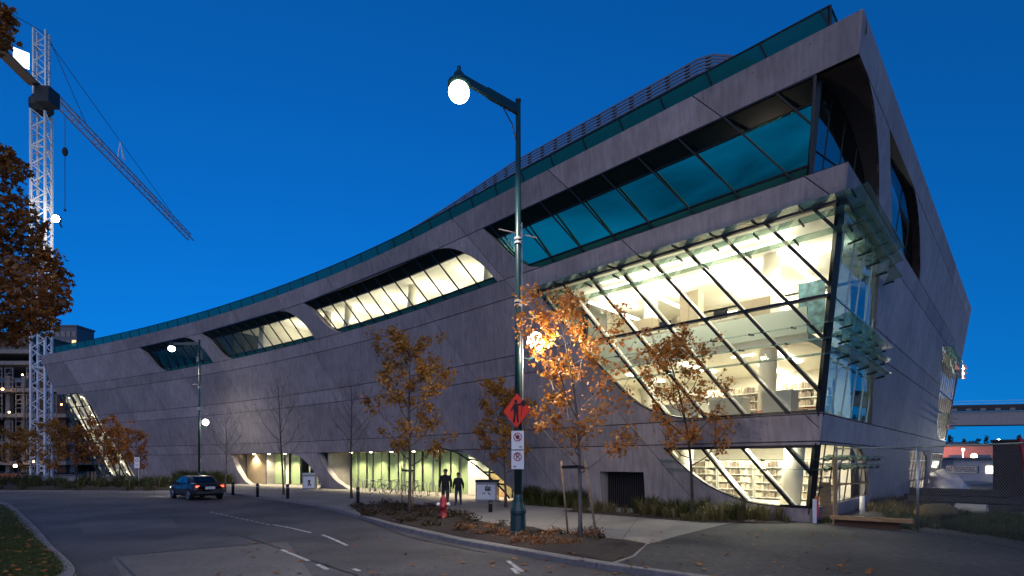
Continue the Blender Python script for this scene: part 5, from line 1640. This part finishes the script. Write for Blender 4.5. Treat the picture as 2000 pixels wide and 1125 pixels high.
mb = MB(); lattice(mb, (0, 0, 0), (0, 0, 55.5), (.86, .24, 0), (-.24, .86, 0), 20, .26, .11); mb.build('mast', WHITES, crane)
mb = MB(); mb.lathe([(1.1, 0), (1.5, .6), (1.5, 1.6), (1.1, 2.3)], (0, 0, 55.5), 14); mb.box(.9, 3.0, -2.2, -.2, 55.9, 58.2); mb.build('slewing_ring', surf('dark crane machinery', (.02, .022, .03), .6), crane)
mb = MB(); lattice(mb, (0, 0, 58), (.0, 0, 68), (.75, .2, 0), (-.15, .5, 0), 4, .2, .08); mb.build('tower_head', WHITES, crane)
jd = Vector((X(373, 134) - CX, 54, 0)); jl = jd.length; jn = jd.normalized(); js = Vector((-jn.y, jn.x, 0))
jz = 60.2
mb = MB(); lattice(mb, jn * 1.5 + Vector((0, 0, jz)), jn * jl + Vector((0, 0, 59.6)), js * .65, Vector((0, 0, .75)), 24, .16, .07, True); mb.build('jib', surf('pale blue crane jib', (.36, .38, .46), .5), crane)
mb = MB(); a = -jn * 1.5 + Vector((0, 0, 58.8)); b = -jn * 24 + Vector((0, 0, 58.8)); mb.bar(a, b, 1.6, .35); 
for s_ in (-1, 1): mb.bar(a + js * .8 * s_ + Vector((0, 0, .9)), b + js * .8 * s_ + Vector((0, 0, .9)), .06, .06)
mb.build('counter_jib', surf('crane walkway', (.16, .13, .12), .7), crane)
mb = MB()
for k in range(4): mb.obox(-jn * (20 + k * .9) + Vector((0, 0, 58)), jn * .4, js * .7, (0, 0, 1.6))
mb.build('counterweight', CONCS, crane)
mb = MB(); c = -jn * 4.2 + Vector((0, 0, 60.7)); mb.obox(c, (.62, .58, 0), (-.04, .045, 0), (0, 0, 1.15)); mb.build('lit_panel', glow('lit panel', (1, .93, .75), 1.1), crane)
mb = MB()
pt = jn * jl * .40 + Vector((0, 0, jz + .8)); 
mb.bar(pt + js * .5, pt + Vector((0, 0, 3.4)), .12, .12); mb.bar(pt - js * .5, pt + Vector((0, 0, 3.4)), .12, .12); mb.bar(pt - js * .5 + jn * .8, pt + Vector((0, 0, 3.4)), .1, .1)
mb.build('jib_post', WHITES, crane)
mb = MB()
for p, q in (((0, 0, 68), pt + Vector((0, 0, 3.4))), (pt + Vector((0, 0, 3.4)), jn * jl * .8 + Vector((0, 0, jz + .6))), ((0, 0, 68), -jn * 22 + Vector((0, 0, 59.2))), ((.6, .2, 68), jn * jl * .2 + Vector((0, 0, jz + .8)))): mb.tube([p, q], .05, 5)
hk = jn * jl * .115 + Vector((0, 0, 58.6)); hk = Vector((X(127, 86.2) - CX, 6.2, 58.8))
mb.tube([hk, hk - Vector((0, 0, 4.6))], .05, 5)
mb.build('cable', surf('steel cable', (.05, .055, .07), .5), crane)
mb = MB(); c = hk - Vector((0, 0, 5.5)); mb.ball(c, .55, 10, 8, (.8, .6, 1.4)); mb.tube([c - Vector((0, 0, .6)), c - Vector((0, 0, 9.5))], .05, 5); mb.ball(c - Vector((0, 0, 9.6)), .2, 8, 6); mb.build('hook_block', RUBBER, crane)
# floodlight on the mast
fp = Vector((X(108, 77), 77, (YH - 427) / FPX * 77 + EYE))
t = thing('floodlight', 'bright white floodlight clamped to the crane mast', 'floodlight', fp)
mb = MB(); mb.obox((0, .3, 0), (.5, 0, 0), (0, .18, 0), (0, 0, .4)); mb.bar((0, .4, 0), (-.9, 2.2, -.3), .15, .15); mb.build('housing', BLACK, t)
mb = MB(); mb.ball((0, .05, 0), .58, 14, 10, (1, .35, .9)); mb.build('lens', glow('floodlight lens', (1, .96, .88), 30), t, smooth=True)
l = bpy.data.lights.new('lamp', 'POINT'); l.energy = 700; l.shadow_soft_size = .3; l.color = (1, .9, .75)
o = bpy.data.objects.new('lamp', l); o.location = (0, -1, 0); COL.objects.link(o); o.parent = t

# ------------------------------------------------------------------ building site and towers beyond
site = thing('unfinished_building', 'concrete frame of an unfinished building wrapped in scaffolding', 'building', (-100, 100, 0))
def sx(x, d): return X(x, d) + 100
SD = 100.0
slab_m = surf('raw concrete slab', (.20, .19, .18), .8, var=.2)
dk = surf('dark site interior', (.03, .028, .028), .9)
for i, y in enumerate((908, 868, 815, 765, 712, 690)):
    z = (YH - y) / FPX * SD + EYE
    mb = MB(); mb.box(sx(-160, SD), sx(128 if i < 4 else 60, SD), 0, 16, z, z + .7); mb.build('floor_slab', slab_m, site)
for i in range(10):
    x = -160 + 31 * i
    mb = MB(); mb.box(sx(x, SD) - .4, sx(x, SD) + .4, 2, 2.8, 0, 18.8); mb.build('column', slab_m, site)
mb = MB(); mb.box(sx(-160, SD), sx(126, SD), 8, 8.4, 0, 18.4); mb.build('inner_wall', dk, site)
mb = MB(); mb.box(sx(66, SD), sx(120, SD), 1, 1.3, 0, 20); mb.build('screen', surf('brown hoarding', (.06, .035, .03), .9), site)
rnd = random.Random(31)
sc_m = surf('scaffold tube', (.15, .15, .155), .5, metal=.3)
for i in range(7):
    x0 = -20 + 21 * i
    mb = MB()
    for lv in range(8):
        z = lv * 2.5
        if rnd.random() < .35: continue
        for xx in (x0, x0 + 15):
            mb.bar((sx(xx, SD), -1.2, z), (sx(xx, SD), -1.2, z + 2.3), .12, .12)
        for dz in (.5, 1.2, 2.2): mb.bar((sx(x0, SD), -1.2, z + dz), (sx(x0 + 15, SD), -1.2, z + dz), .10, .10)
        if lv % 2: mb.bar((sx(x0, SD), -1.2, z + .5), (sx(x0 + 15, SD), -1.2, z + 2.2), .07, .07)
    o = mb.build('scaffold', sc_m, site); o['kind'] = 'stuff'
rnd = random.Random(3)
for x, y, s_ in ((30, 910, .30), (65, 901, .22), (5, 760, .2), (18, 805, .16), (44, 732, .14), (120, 790, .14)):
    z = (YH - y) / FPX * 98 + EYE
    mb = MB(); mb.ball((sx(x, 98) , -2, z), s_, 8, 6); mb.build('site_light', glow('orange site light', (1, .55, .2), 6) if 'orange site light' not in MATS else MATS['orange site light'], site)
for x, y, pw in ((30, 880, 60), (10, 780, 40), (90, 850, 30), (60, 735, 25)):
    l = bpy.data.lights.new('lamp', 'POINT'); l.energy = pw; l.color = (1, .62, .35); l.shadow_soft_size = .3
    o = bpy.data.objects.new('lamp', l); o.location = (sx(x, 98), -3.5, (YH - y) / FPX * 98 + EYE); COL.objects.link(o); o.parent = site
def far_tower(label, x0, x1, ytop, d, wall_, glass_, seed, rows, cols, lit):
    rnd = random.Random(seed)
    ox = X((x0 + x1) / 2, d); w = X(x1, d) - X(x0, d); h = (YH - ytop) / FPX * d + EYE
    t = thing('tower_block', label, 'building', (ox, d, 0))
    mb = MB(); mb.box(-w / 2, w / 2, 0, w * .8, 0, h); mb.build('wall', wall_, t)
    mb = MB(); mb.box(-w / 2 - .3, w / 2 + .3, -.3, w * .8 + .3, h, h + .6); mb.build('roof', wall_, t)
    lm = glow('lit far window', (1, .62, .3), .5) if 'lit far window' not in MATS else MATS['lit far window']
    for r in range(rows):
        for c in range(cols):
            z = h - 2.6 - r * 3.2; x = -w / 2 + w * (c + .5) / cols
            mb = MB(); mb.box(x - w / cols * .36, x + w / cols * .36, -.12, .05, z - 1.1, z + .9); mb.build('window', lm if rnd.random() < lit else glass_, t)
    return t
fw = surf('far tower wall', (.10, .11, .14), .7); fg = surf('far tower glass', (.02, .03, .05), .1, spec=.8)
far_tower('plain dark tower block behind the left end of the library', 97, 150, 638, 190, fw, fg, 1, 8, 5, .06)
far_tower('wide tower block with a few lit windows above the scaffolding', -60, 56, 652, 170, surf('far brown wall', (.10, .085, .08), .8), fg, 2, 7, 9, .18)
far_tower('low tower block between crane mast and library', 58, 96, 668, 180, surf('far grey wall', (.13, .13, .14), .8), fg, 3, 5, 4, .1)
# orange mesh barriers at the site entrance
for i in range(3):
    t = thing('site_barrier', ('leftmost', 'middle', 'rightmost')[i] + ' of three orange mesh barriers before the building site', 'barrier', (X(5 + 14 * i, 50), 50, .0), 0, 'orange barriers at the site')
    mb = MB(); mb.box(-.32, .32, -.02, .02, .15, 1.0); mb.build('panel', surf('orange mesh', (.40, .10, .04), .7) if 'orange mesh' not in MATS else MATS['orange mesh'], t)
    for s_ in (-.3, .3):
        mb = MB(); mb.box(s_ - .03, s_ + .03, -.04, .04, 0, 1.1); mb.build('post', LUMBER, t)

# ------------------------------------------------------------------ chain-link fence and yard on the right
FP = [Vector((11.25, 18.2, 0)), Vector((12.45, 16.1, 0)), Vector((12.35, 12.6, 0)), Vector((12.2, 9.0, 0))]
FH = 2.62
fence = thing('chain_link_fence', 'chain-link fence with steel posts along the yard on the right', 'fence', FP[0])
for p in FP:
    q = p - FP[0]
    mb = MB(); mb.tube([q, q + Vector((0, 0, FH))], .038, 10); mb.lathe([(.045, 0), (.03, .05), (0, .07)], q + Vector((0, 0, FH)), 10); mb.build('post', STEEL, fence, smooth=True)
for a, b in zip(FP, FP[1:]):
    a, b = a - FP[0], b - FP[0]
    mb = MB(); mb.tube([a + Vector((0, 0, FH - .03)), b + Vector((0, 0, FH - .03))], .024, 8); mb.build('rail', STEEL, fence)
    L_ = (b - a).length; t_ = (b - a).normalized()
    mb = MB(); s_ = .085; H_ = FH - .08
    n = int((L_ + H_) / s_)
    for k in range(-int(H_ / s_), int(L_ / s_) + 1):
        for sg in (1, -1):
            x0 = k * s_; x1 = x0 + H_
            lo, hi = max(0, x0), min(L_, x1)
            if hi - lo < .02: continue
            if sg > 0: p, q = (lo, lo - x0), (hi, hi - x0)
            else: p, q = (lo, H_ - (lo - x0)), (hi, H_ - (hi - x0))
            P_, Q_ = a + t_ * p[0] + Vector((0, 0, .05 + p[1])), a + t_ * q[0] + Vector((0, 0, .05 + q[1]))
            mb.tube([P_, Q_], .0024, 3, cap=False)
    o = mb.build('wire_mesh', STEEL, fence); o['kind'] = 'stuff'
# sign on the fence
def on_f(x, y):
    a, b = FP[1], FP[2]
    r = (x - 1000) / FPX
    f = (r * a.y - a.x) / ((b.x - a.x) - r * (b.y - a.y))
    p = a.lerp(b, f); return Vector((p.x, p.y, (YH - y) / FPX * p.y + EYE))
pa, pb = on_f(1849, 917), on_f(1911, 917)
t = thing('no_trespassing_sign', 'white NO TRESPASSING sign wired to the chain-link fence', 'sign', (pa + pb) / 2)
ax3 = (pb - pa).normalized(); n3 = Vector((-abs(ax3.y), -ax3.x if ax3.y < 0 else ax3.x, 0)).normalized(); n3 = Vector((ax3.y, -ax3.x, 0)); 
if n3.dot(-(pa + pb)) < 0: n3 = -n3
ax3.z = 0; ax3.normalize(); w3 = (pb - pa).length / 2
mb = MB(); mb.obox(n3 * .03, ax3 * w3, n3 * .004, up * .115); mb.build('sign_plate', surf('fence sign sheet', (.62, .60, .62), .5), t)
vs, fs = text_mesh('NO TRESPASSING', .2)
wx = max(v.x for v in vs) - min(v.x for v in vs); k3 = (2 * w3 - .1) / wx
mb = MB(); mb.add([n3 * .038 + ax3 * v.x * k3 + up * v.y for v in vs], fs); mb.build('lettering', INK, t)
mb = MB()
for s_ in (-1, 1): mb.obox(n3 * .037 + up * .105 * s_, ax3 * (w3 - .01), n3 * .001, up * .005)
for s_ in (-1, 1): mb.obox(n3 * .037 + ax3 * (w3 - .012) * s_, ax3 * .005, n3 * .001, up * .10)
mb.build('border', INK, t)
# timber barricade at the building corner
bx = gpt(1631, 1024)
t = thing('timber_barricade', 'rough timber barricade with an upright post beside the building corner', 'barricade', bx)
def P_(x, y, d): return Vector((X(x, d), d, (YH - y) / FPX * d + EYE)) - bx
mb = MB(); mb.bar(P_(1631, 1026, bx.y), P_(1631, 893, bx.y), .12, .09, up=(0, 1, 0)); mb.build('post', LUMBER, t)
mb = MB(); mb.bar(P_(1634, 944, bx.y - .05), P_(1698, 944, 17.6), .09, .04); mb.build('rail', LUMBER, t)
mb = MB(); mb.bar(P_(1624, 1010, bx.y - .1), P_(1784, 1018, 15.95), .16, .13); mb.build('plank', LUMBER, t)
mb = MB(); mb.bar(P_(1632, 1018, bx.y - .06), P_(1757, 1026, 16.4), .05, .34); mb.build('board', surf('red brown board', (.10, .05, .03), .8, var=.3), t)
t = thing('plywood_sheet', 'sheet of plywood leaning behind the timber post', 'board', gpt(1615, 1016))
mb = MB(); mb.obox((0, .1, .68), (.22, 0, 0), (0, .012, .0), (.02, .05, .70)); mb.build('sheet', surf('plywood', (.30, .19, .085), .7, var=.35, scale=(1, 1, 6)), t)
t = thing('pipe_stub', 'upright white pipe stub inside the fence', 'pipe', gpt(1684, 1008))
mb = MB(); mb.tube([(0, 0, 0), (0, 0, .80)], .085, 14); mb.build('pipe', WHITE, t, smooth=True)
t = thing('marker_post', 'white and red marker post with orange cap at the building corner', 'marker', gpt(1591, 1022))
mb = MB(); mb.obox((0, 0, .42), (.055, 0, 0), (0, .03, 0), (0, 0, .42)); mb.build('post', SIGNW, t)
mb = MB(); mb.obox((.10, .02, .50), (.04, 0, 0), (0, .03, 0), (0, 0, .30)); mb.build('stripe', surf('red reflector', (.5, .04, .05), .4), t)
mb = MB(); mb.ball((.09, .02, .86), .07, 10, 8); mb.build('cap', surf('orange cap', (.55, .12, .03), .5), t, smooth=True)

# yard beyond the fence
def yard(x, y): return gpt(x, y)
rnd = random.Random(9)
t = thing('timber_stack', 'dark stack of timbers in the yard beyond the fence', 'timber stack', (20.6, 23.8, 0), R(-38))
for k in range(3):
    for j in range(4 - k):
        mb = MB(); z = .15 + k * .30; yo = j * .62 - .9
        mb.bar((-1.7 + rnd.uniform(-.7, .5), yo + .3 * k + rnd.uniform(-.2, .2), z), (1.7 + rnd.uniform(-.6, .7), yo + .3 * k + rnd.uniform(-.2, .2), z), .42, .26); mb.build('timber', surf('dark timber', (.030, .029, .031), .85, var=.3, rnd=.12) if 'dark timber' not in MATS else MATS['dark timber'], t)
t = thing('straw_bale', 'long yellowed straw bale lying behind the fence', 'bale', (15.6, 19.3, 0), R(20))
mb = MB(); mb.tube([(-.9, 0, .26), (-.5, 0, .30), (.5, 0, .30), (.9, 0, .25)], [.22, .30, .30, .22], 12); mb.build('bale', surf('straw', (.17, .12, .04), .9, var=.5, scale=(14, 14, 14), bump=1), t, smooth=True)
t = thing('concrete_pipe', 'short pale concrete pipe lying on its side in the yard', 'pipe', (18.9, 21.6, 0), R(35))
ps = .45
mb = MB(); n = 20
for k in range(n):
    a, b = 2 * math.pi * k / n, 2 * math.pi * (k + 1) / n
    for r0, r1, y0, y1 in ((.20, .20, -.5, .5), (.16, .16, .5, -.5)):
        mb.add([(r0 * math.cos(a), y0, .20 + r0 * math.sin(a)), (r0 * math.cos(b), y0, .20 + r0 * math.sin(b)), (r1 * math.cos(b), y1, .20 + r1 * math.sin(b)), (r1 * math.cos(a), y1, .20 + r1 * math.sin(a))], [(0, 1, 2, 3)])
    for yy in (-.5, .5): mb.add([(.20 * math.cos(a), yy, .20 + .20 * math.sin(a)), (.20 * math.cos(b), yy, .20 + .20 * math.sin(b)), (.16 * math.cos(b), yy, .20 + .16 * math.sin(b)), (.16 * math.cos(a), yy, .20 + .16 * math.sin(a))], [(0, 1, 2, 3)])
mb.build('pipe', CONCS, t)
t = thing('tarpaulin_heap', 'pale tarpaulin draped over a heap at the far building corner', 'tarpaulin', (32.5, 39.6, 0))
mb = MB(); n = 14
for i in range(5):
    for k in range(n):
        a = 2 * math.pi * k / n; r = (1.0 - i / 4) ** .8 * 1.5 * (1 + .22 * math.sin(5 * a + i) + .15 * math.sin(2 * a - i)) + .05
        mb.v.append((r * math.cos(a) * 1.1, r * math.sin(a), 1.5 * (i / 4) ** .7 + .12 * math.sin(3 * a + 2 * i)))
for i in range(4):
    for k in range(n): mb.f.append((i * n + k, i * n + (k + 1) % n, (i + 1) * n + (k + 1) % n, (i + 1) * n + k)); mb.m.append(0)
mb.build('tarpaulin', surf('pale tarpaulin', (.42, .41, .43), .6, var=.2), t, smooth=True)
# red steel frame with a dark container
t = thing('shipping_container', 'black shipping container behind the red steel posts', 'container', (27.4, 26.5, 0), R(-43))
cm_ = surf('black container steel', (.012, .010, .012), .6)
mb = MB(); mb.box(-2.3, 5.5, 0, 2.6, 0, 3.2); mb.build('body', cm_, t)
for i in range(16):
    mb = MB(); mb.box(-2.2 + i * .48, -2.0 + i * .48, -.06, 0.0, .15, 3.05); mb.build('corrugation', cm_, t)
mb = MB(); mb.box(-2.4, 5.6, -.1, 2.7, 3.2, 3.3); mb.build('roof', cm_, t)
RED = surf('red painted steel', (.34, .02, .022), .5)
for k, (x, lb) in enumerate(((25.0, 'left red steel post leaning before the black container'), (26.4, 'right red steel post before the black container'))):
    t = thing('steel_post', lb, 'post', (x, 25.6, 0), 0, 'red steel posts in the yard')
    mb = MB(); mb.bar((.35 - .1 * k, 0, 0), (-.25 + .3 * k, 0, 3.3), .16, .13); mb.build('post', RED, t)
    mb = MB(); mb.box(-.5 - .1 * k + .45, .5 + .45 - .1 * k, -.2, .2, 0, .08); mb.build('base_plate', RED, t)
# elevated guideway
gd = 130
t = thing('elevated_guideway', 'elevated concrete train guideway crossing behind the library', 'guideway', (X(1950, gd), gd, 0))
zb, zt = (YH - 832) / FPX * gd + EYE, (YH - 806) / FPX * gd + EYE
def gx(x): return X(x, gd) - X(1950, gd)
mb = MB(); mb.add([(gx(1780), 0, zb), (gx(2260), -14, zb), (gx(2260), -14, zt), (gx(1780), 0, zt), (gx(1780), 5, zb), (gx(2260), -9, zb), (gx(2260), -9, zt), (gx(1780), 5, zt)], [(0, 1, 2, 3), (5, 4, 7, 6), (3, 2, 6, 7), (1, 0, 4, 5), (0, 3, 7, 4), (1, 5, 6, 2)]); mb.build('beam', surf('guideway concrete', (.25, .235, .24), .7, var=.1), t)
mb = MB(); mb.bar((gx(1780), -.4, zt + .8), (gx(2260), -14.4, zt + .8), .25, 1.5); mb.build('parapet', surf('dark parapet', (.03, .028, .03), .8), t)
for k in range(22):
    f = k / 21; mb = MB(); x = gx(1780) + (gx(2260) - gx(1780)) * f; mb.box(x - .9, x + .9, -.62 - 14 * f, -.54 - 14 * f, zt + .15, zt + .7); mb.build('panel', surf('parapet panel', (.20, .19, .20), .8) if 'parapet panel' not in MATS else MATS['parapet panel'], t)
mb = MB()
for z in (1.9, 2.5): mb.bar((gx(1780), -.4, zt + z), (gx(2260), -14.4, zt + z), .08, .08)
mb.build('rail', STEEL, t)
for x in (1790, 2090):
    mb = MB(); mb.tube([(gx(x), 2, 0), (gx(x), 2, zb)], 1.3, 14); mb.build('pier', CONCS, t, smooth=True)
# low sheds, far lights and trees at the horizon
def shed(label, x0, x1, y0, y1, d, col, lit=None):
    w = X(x1, d) - X(x0, d); h = (y1 - y0) / FPX * d
    zb_ = max(0, EYE - (y1 - YH) / FPX * d) if y1 > YH else 0
    hh = (YH - y0) / FPX * d + EYE
    t = thing('low_shed', label, 'shed', (X((x0 + x1) / 2, d), d, 0))
    mb = MB(); mb.box(-w / 2, w / 2, 0, 8, 0, hh); mb.build('wall', surf('shed wall ' + label[:14], col, .7, var=.15), t)
    mb = MB(); mb.box(-w / 2 - .3, w / 2 + .3, -.4, 8.3, hh, hh + .25); mb.build('roof', surf('shed roof', (.06, .06, .07), .6) if 'shed roof' not in MATS else MATS['shed roof'], t)
    for k in range(4):
        mb = MB(); x = -w / 2 + w * (k + .5) / 4; mb.box(x - w * .06, x + w * .06, -.06, .02, hh * .35, hh * .7); mb.build('window', lit if lit and k == 2 else fg, t)
shed('long dark brown shed under the train guideway', 1838, 2060, 872, 912, 85, (.20, .085, .085))
shed('pale low shed behind the NO TRESPASSING sign', 1862, 1975, 898, 930, 58, (.34, .34, .36), glow('shed window light', (1, .9, .7), 2))
shed('white site hut right of the guideway trees', 1850, 1905, 866, 880, 105, (.36, .40, .46))
def flood(label, x, y, d, col, pw, r=.35):
    p = Vector((X(x, d), d, 0)); h = (YH - y) / FPX * d + EYE
    t = thing('yard_light', label, 'light', p, 0, 'lights in the yards beyond the fence')
    mb = MB(); mb.tube([(0, 0, 0), (0, 0, h)], .08, 6); mb.build('pole', STEEL, t)
    mb = MB(); mb.ball((0, -.1, h), r, 12, 8); mb.build('lens', glow('yard light ' + label[:8], col, 14), t, smooth=True)
    l = bpy.data.lights.new('lamp', 'POINT'); l.energy = pw; l.color = col; l.shadow_soft_size = .3
    o = bpy.data.objects.new('lamp', l); o.location = (0, -1.2, h - .6); COL.objects.link(o); o.parent = t
flood('white yard light on a pole at the far right', 1949, 862, 70, (.95, 1, .95), 2500, .28)
flood('orange yard light below the guideway', 1901, 891, 62, (1, .6, .28), 1800, .30)
flood('small red orange yard light near the library corner', 1842, 908, 60, (1, .3, .15), 30, .12)
flood('faint orange light on the long dark shed', 1880, 878, 80, (1, .45, .3), 1500, .18)
FARL = leafmat('far conifer needles', [(.012, .022, .018), (.02, .03, .022), (.016, .026, .024)], .1)
rnd = random.Random(77)
mb = MB()
for k in range(70):
    d = rnd.uniform(230, 300); x = 1560 + 16 * k + rnd.uniform(-8, 8); hgt = rnd.uniform(10, 17); b = Vector((X(x, d), d, 0))
    for j in range(120):
        f = rnd.random() ** .8; r = (1 - f) * hgt * .22 + .3; a = rnd.uniform(0, 6.28)
        leaf(mb, b + Vector((math.cos(a) * r * rnd.random(), math.sin(a) * r, f * hgt)), 1.3, rnd, LEAF5)
o = mb.build('far_woods', FARL); o['kind'] = 'stuff'
mb = MB()
for k in range(90):
    d = rnd.uniform(230, 320); x = -900 + 14 * k + rnd.uniform(-8, 8); hgt = rnd.uniform(9, 15); b = Vector((X(x, d), d, 0))
    for j in range(70):
        f = rnd.random() ** .8; r = (1 - f) * hgt * .3 + .5; a = rnd.uniform(0, 6.28)
        leaf(mb, b + Vector((math.cos(a) * r * rnd.random(), math.sin(a) * r, f * hgt)), 1.6, rnd, LEAF5)
o = mb.build('far_woods', FARL); o['kind'] = 'stuff'

# ------------------------------------------------------------------ furniture seen through the big windows
WCOUNT = surf('white counter', (.66, .64, .58), .5)
def counter(label, u, o, z, w, d, h, rz=QA):
    p = PA(u, z, o)
    t = thing('counter', label, 'counter', (p.x, p.y, z), rz, 'white counters on the lit first floor')
    mb = MB(); mb.box(-w / 2, w / 2, -d / 2, d / 2, 0, h - .04); mb.build('body', WCOUNT, t)
    mb = MB(); mb.box(-w / 2 - .03, w / 2 + .03, -d / 2 - .03, d / 2 + .03, h - .04, h); mb.build('top', WHITE, t)
counter('white counter nearest the prow on the lower lit floor', 3.2, -1.3, 3.74, 1.0, .9, 1.05)
counter('white counter in the middle of the lower lit floor', 5.2, -1.5, 3.74, 1.3, .9, .95)
counter('white counter behind the orange maple on the lower lit floor', 7.2, -1.7, 3.74, 1.6, .9, .9)
def cabinet(label, u, o, z, w, d, h, mat):
    p = PA(u, z, o)
    t = thing('cabinet', label, 'cabinet', (p.x, p.y, z), QA, 'cabinets on the mezzanine')
    mb = MB(); mb.box(-w / 2, w / 2, -d / 2, d / 2, 0, h); mb.build('carcass', mat, t)
    for k in range(2):
        mb = MB(); mb.box(-w / 2 + w * k / 2 + .02, -w / 2 + w * (k + 1) / 2 - .02, d / 2, d / 2 + .02, .05, h - .05); mb.build('door', mat, t)
        mb = MB(); mb.box(-w / 2 + w * k / 2 + .02, -w / 2 + w * (k + 1) / 2 - .02, -d / 2 - .02, -d / 2, .05, h - .05); mb.build('door', mat, t)
TANC = surf('tan cabinet', (.42, .34, .24), .6)
cabinet('tall tan cabinet in the middle of the mezzanine', 7.4, -3.1, 7.1, .9, .5, 2.7, TANC)
cabinet('low tan cabinet left on the mezzanine', 10.0, -3.1, 7.1, 1.6, .5, 1.9, TANC)
cabinet('low wide cabinet right on the mezzanine', 4.6, -3.1, 7.1, 1.3, .5, 1.75, TANC)
def desk(label, u, o, z):
    p = PA(u, z, o)
    t = thing('desk', label, 'desk', (p.x, p.y, z), QA, 'desks on the mezzanine')
    mb = MB(); mb.box(-.8, .8, -.35, .35, 1.05, 1.10); mb.build('tabletop', WCOUNT, t)
    for sx_ in (-.74, .74):
        for sy in (-.3, .3):
            mb = MB(); mb.box(sx_ - .03, sx_ + .03, sy - .03, sy + .03, 0, 1.05); mb.build('leg', STEEL, t)
    t2 = thing('monitor', 'dark monitor on the ' + label, 'monitor', (p.x, p.y, z + 1.10), QA, 'monitors on mezzanine desks')
    mb = MB(); mb.box(-.30, .30, -.02, .02, .12, .50); mb.build('screen', BLACK, t2)
    mb = MB(); mb.box(-.03, .03, -.02, .02, .02, .2); mb.box(-.12, .12, -.09, .09, 0, .02); mb.build('stand', BLACK, t2)
desk('desk left of the tall tan cabinet', 8.6, -2.95, 7.1)
desk('desk right of the tall tan cabinet', 6.0, -2.95, 7.1)
p = PA(3.0, 7.1, -5.0)
t = thing('hanging_banner', 'blue printed banner hanging beside the round column', 'banner', (p.x, p.y, 7.4), QA)
mb = MB(); mb.box(-.5, .5, -.02, .02, .1, 2.3); mb.build('cloth', surf('banner print', (.05, .12, .15), .7, var=.8, scale=(3, 3, 3)), t)
mb = MB(); mb.tube([(-.55, 0, 2.32), (.55, 0, 2.32)], .03, 8); mb.build('rod', STEEL, t)
BK = [surf('book spines ' + n, c, .7, island=.5) for n, c in (('a', (.50, .42, .32)), ('b', (.24, .19, .15)), ('c', (.58, .52, .42)))]
for k, u in enumerate((2.9, 4.6, 6.3, 8.0, 9.7)):
    p = PA(u, .42, -4.6 if k < 4 else -5.2)
    t = thing('bookshelf', ('first', 'second', 'third', 'fourth', 'fifth')[k] + ' pale bookshelf from the prow in the ground floor window', 'bookshelf', (p.x, p.y, .42), QA + math.pi, 'bookshelves in the ground floor window')
    mb = MB(); mb.box(-.8, .8, .12, .15, 0, 1.75); mb.box(-.82, -.79, -.15, .15, 0, 1.75); mb.box(.79, .82, -.15, .15, 0, 1.75); mb.build('frame', WCOUNT, t)
    for j in range(5):
        z = .08 + j * .34
        mb = MB(); mb.box(-.79, .79, -.15, .12, z, z + .03); mb.build('shelf', WCOUNT, t)
    for mi in range(3):
        rb = random.Random(k * 7 + mi); mb = MB()
        for j in range(5):
            z = .11 + j * .34; x = -.78 + mi * .51
            end = x + .47 * rb.uniform(.55, 1)
            while x < end:
                w = rb.uniform(.02, .05); h_ = rb.uniform(.18, .27)
                for q, wd in ((-.12, .16),): mb.box(x, x + w - .002, q, q + wd, z, z + h_)
                x += w
        o = mb.build('books', BK[mi], t); o['kind'] = 'stuff'

# red chairs and shelves on the lower lit floor
CH = surf('red chair shell', (.40, .06, .03), .4)
for k, (u, o, lb) in enumerate(((8.3, -1.5, 'red chair at the left end of the lower lit floor'), (4.2, -2.6, 'red chair between two white counters'), (2.4, -2.2, 'red chair near the prow on the lower lit floor'))):
    p = PA(u, 3.74, o)
    t = thing('chair', lb, 'chair', (p.x, p.y, 3.74), QA + k, 'red chairs on the lower lit floor')
    mb = MB(); mb.box(-.25, .25, -.25, .25, .42, .47); mb.build('seat', CH, t)
    mb = MB(); mb.obox((0, .25, .72), (.24, 0, 0), (0, .02, 0), (0, .04, .26)); mb.build('backrest', CH, t)
    for sx_ in (-.2, .2):
        for sy in (-.2, .2):
            mb = MB(); mb.tube([(sx_, sy, 0), (sx_, sy, .42)], .018, 6); mb.build('leg', STEEL, t)

# shelves along the back of the lower lit floor
src = [o for o in bpy.data.objects if o.get('category') == 'bookshelf'][0]
for k, (u, lb) in enumerate(((3.6, 'bookshelf at the back of the lower lit floor, nearest the prow'), (6.0, 'bookshelf at the back of the lower lit floor, middle one'), (8.4, 'bookshelf at the back of the lower lit floor, far from the prow'))):
    p = PA(u, 3.74, -6.2)
    c = copy_tree(src); c.location = (p.x, p.y, 3.74); c['label'] = lb; c['group'] = 'bookshelves on the lower lit floor'; c.scale = (1.25, 1, 1.15)
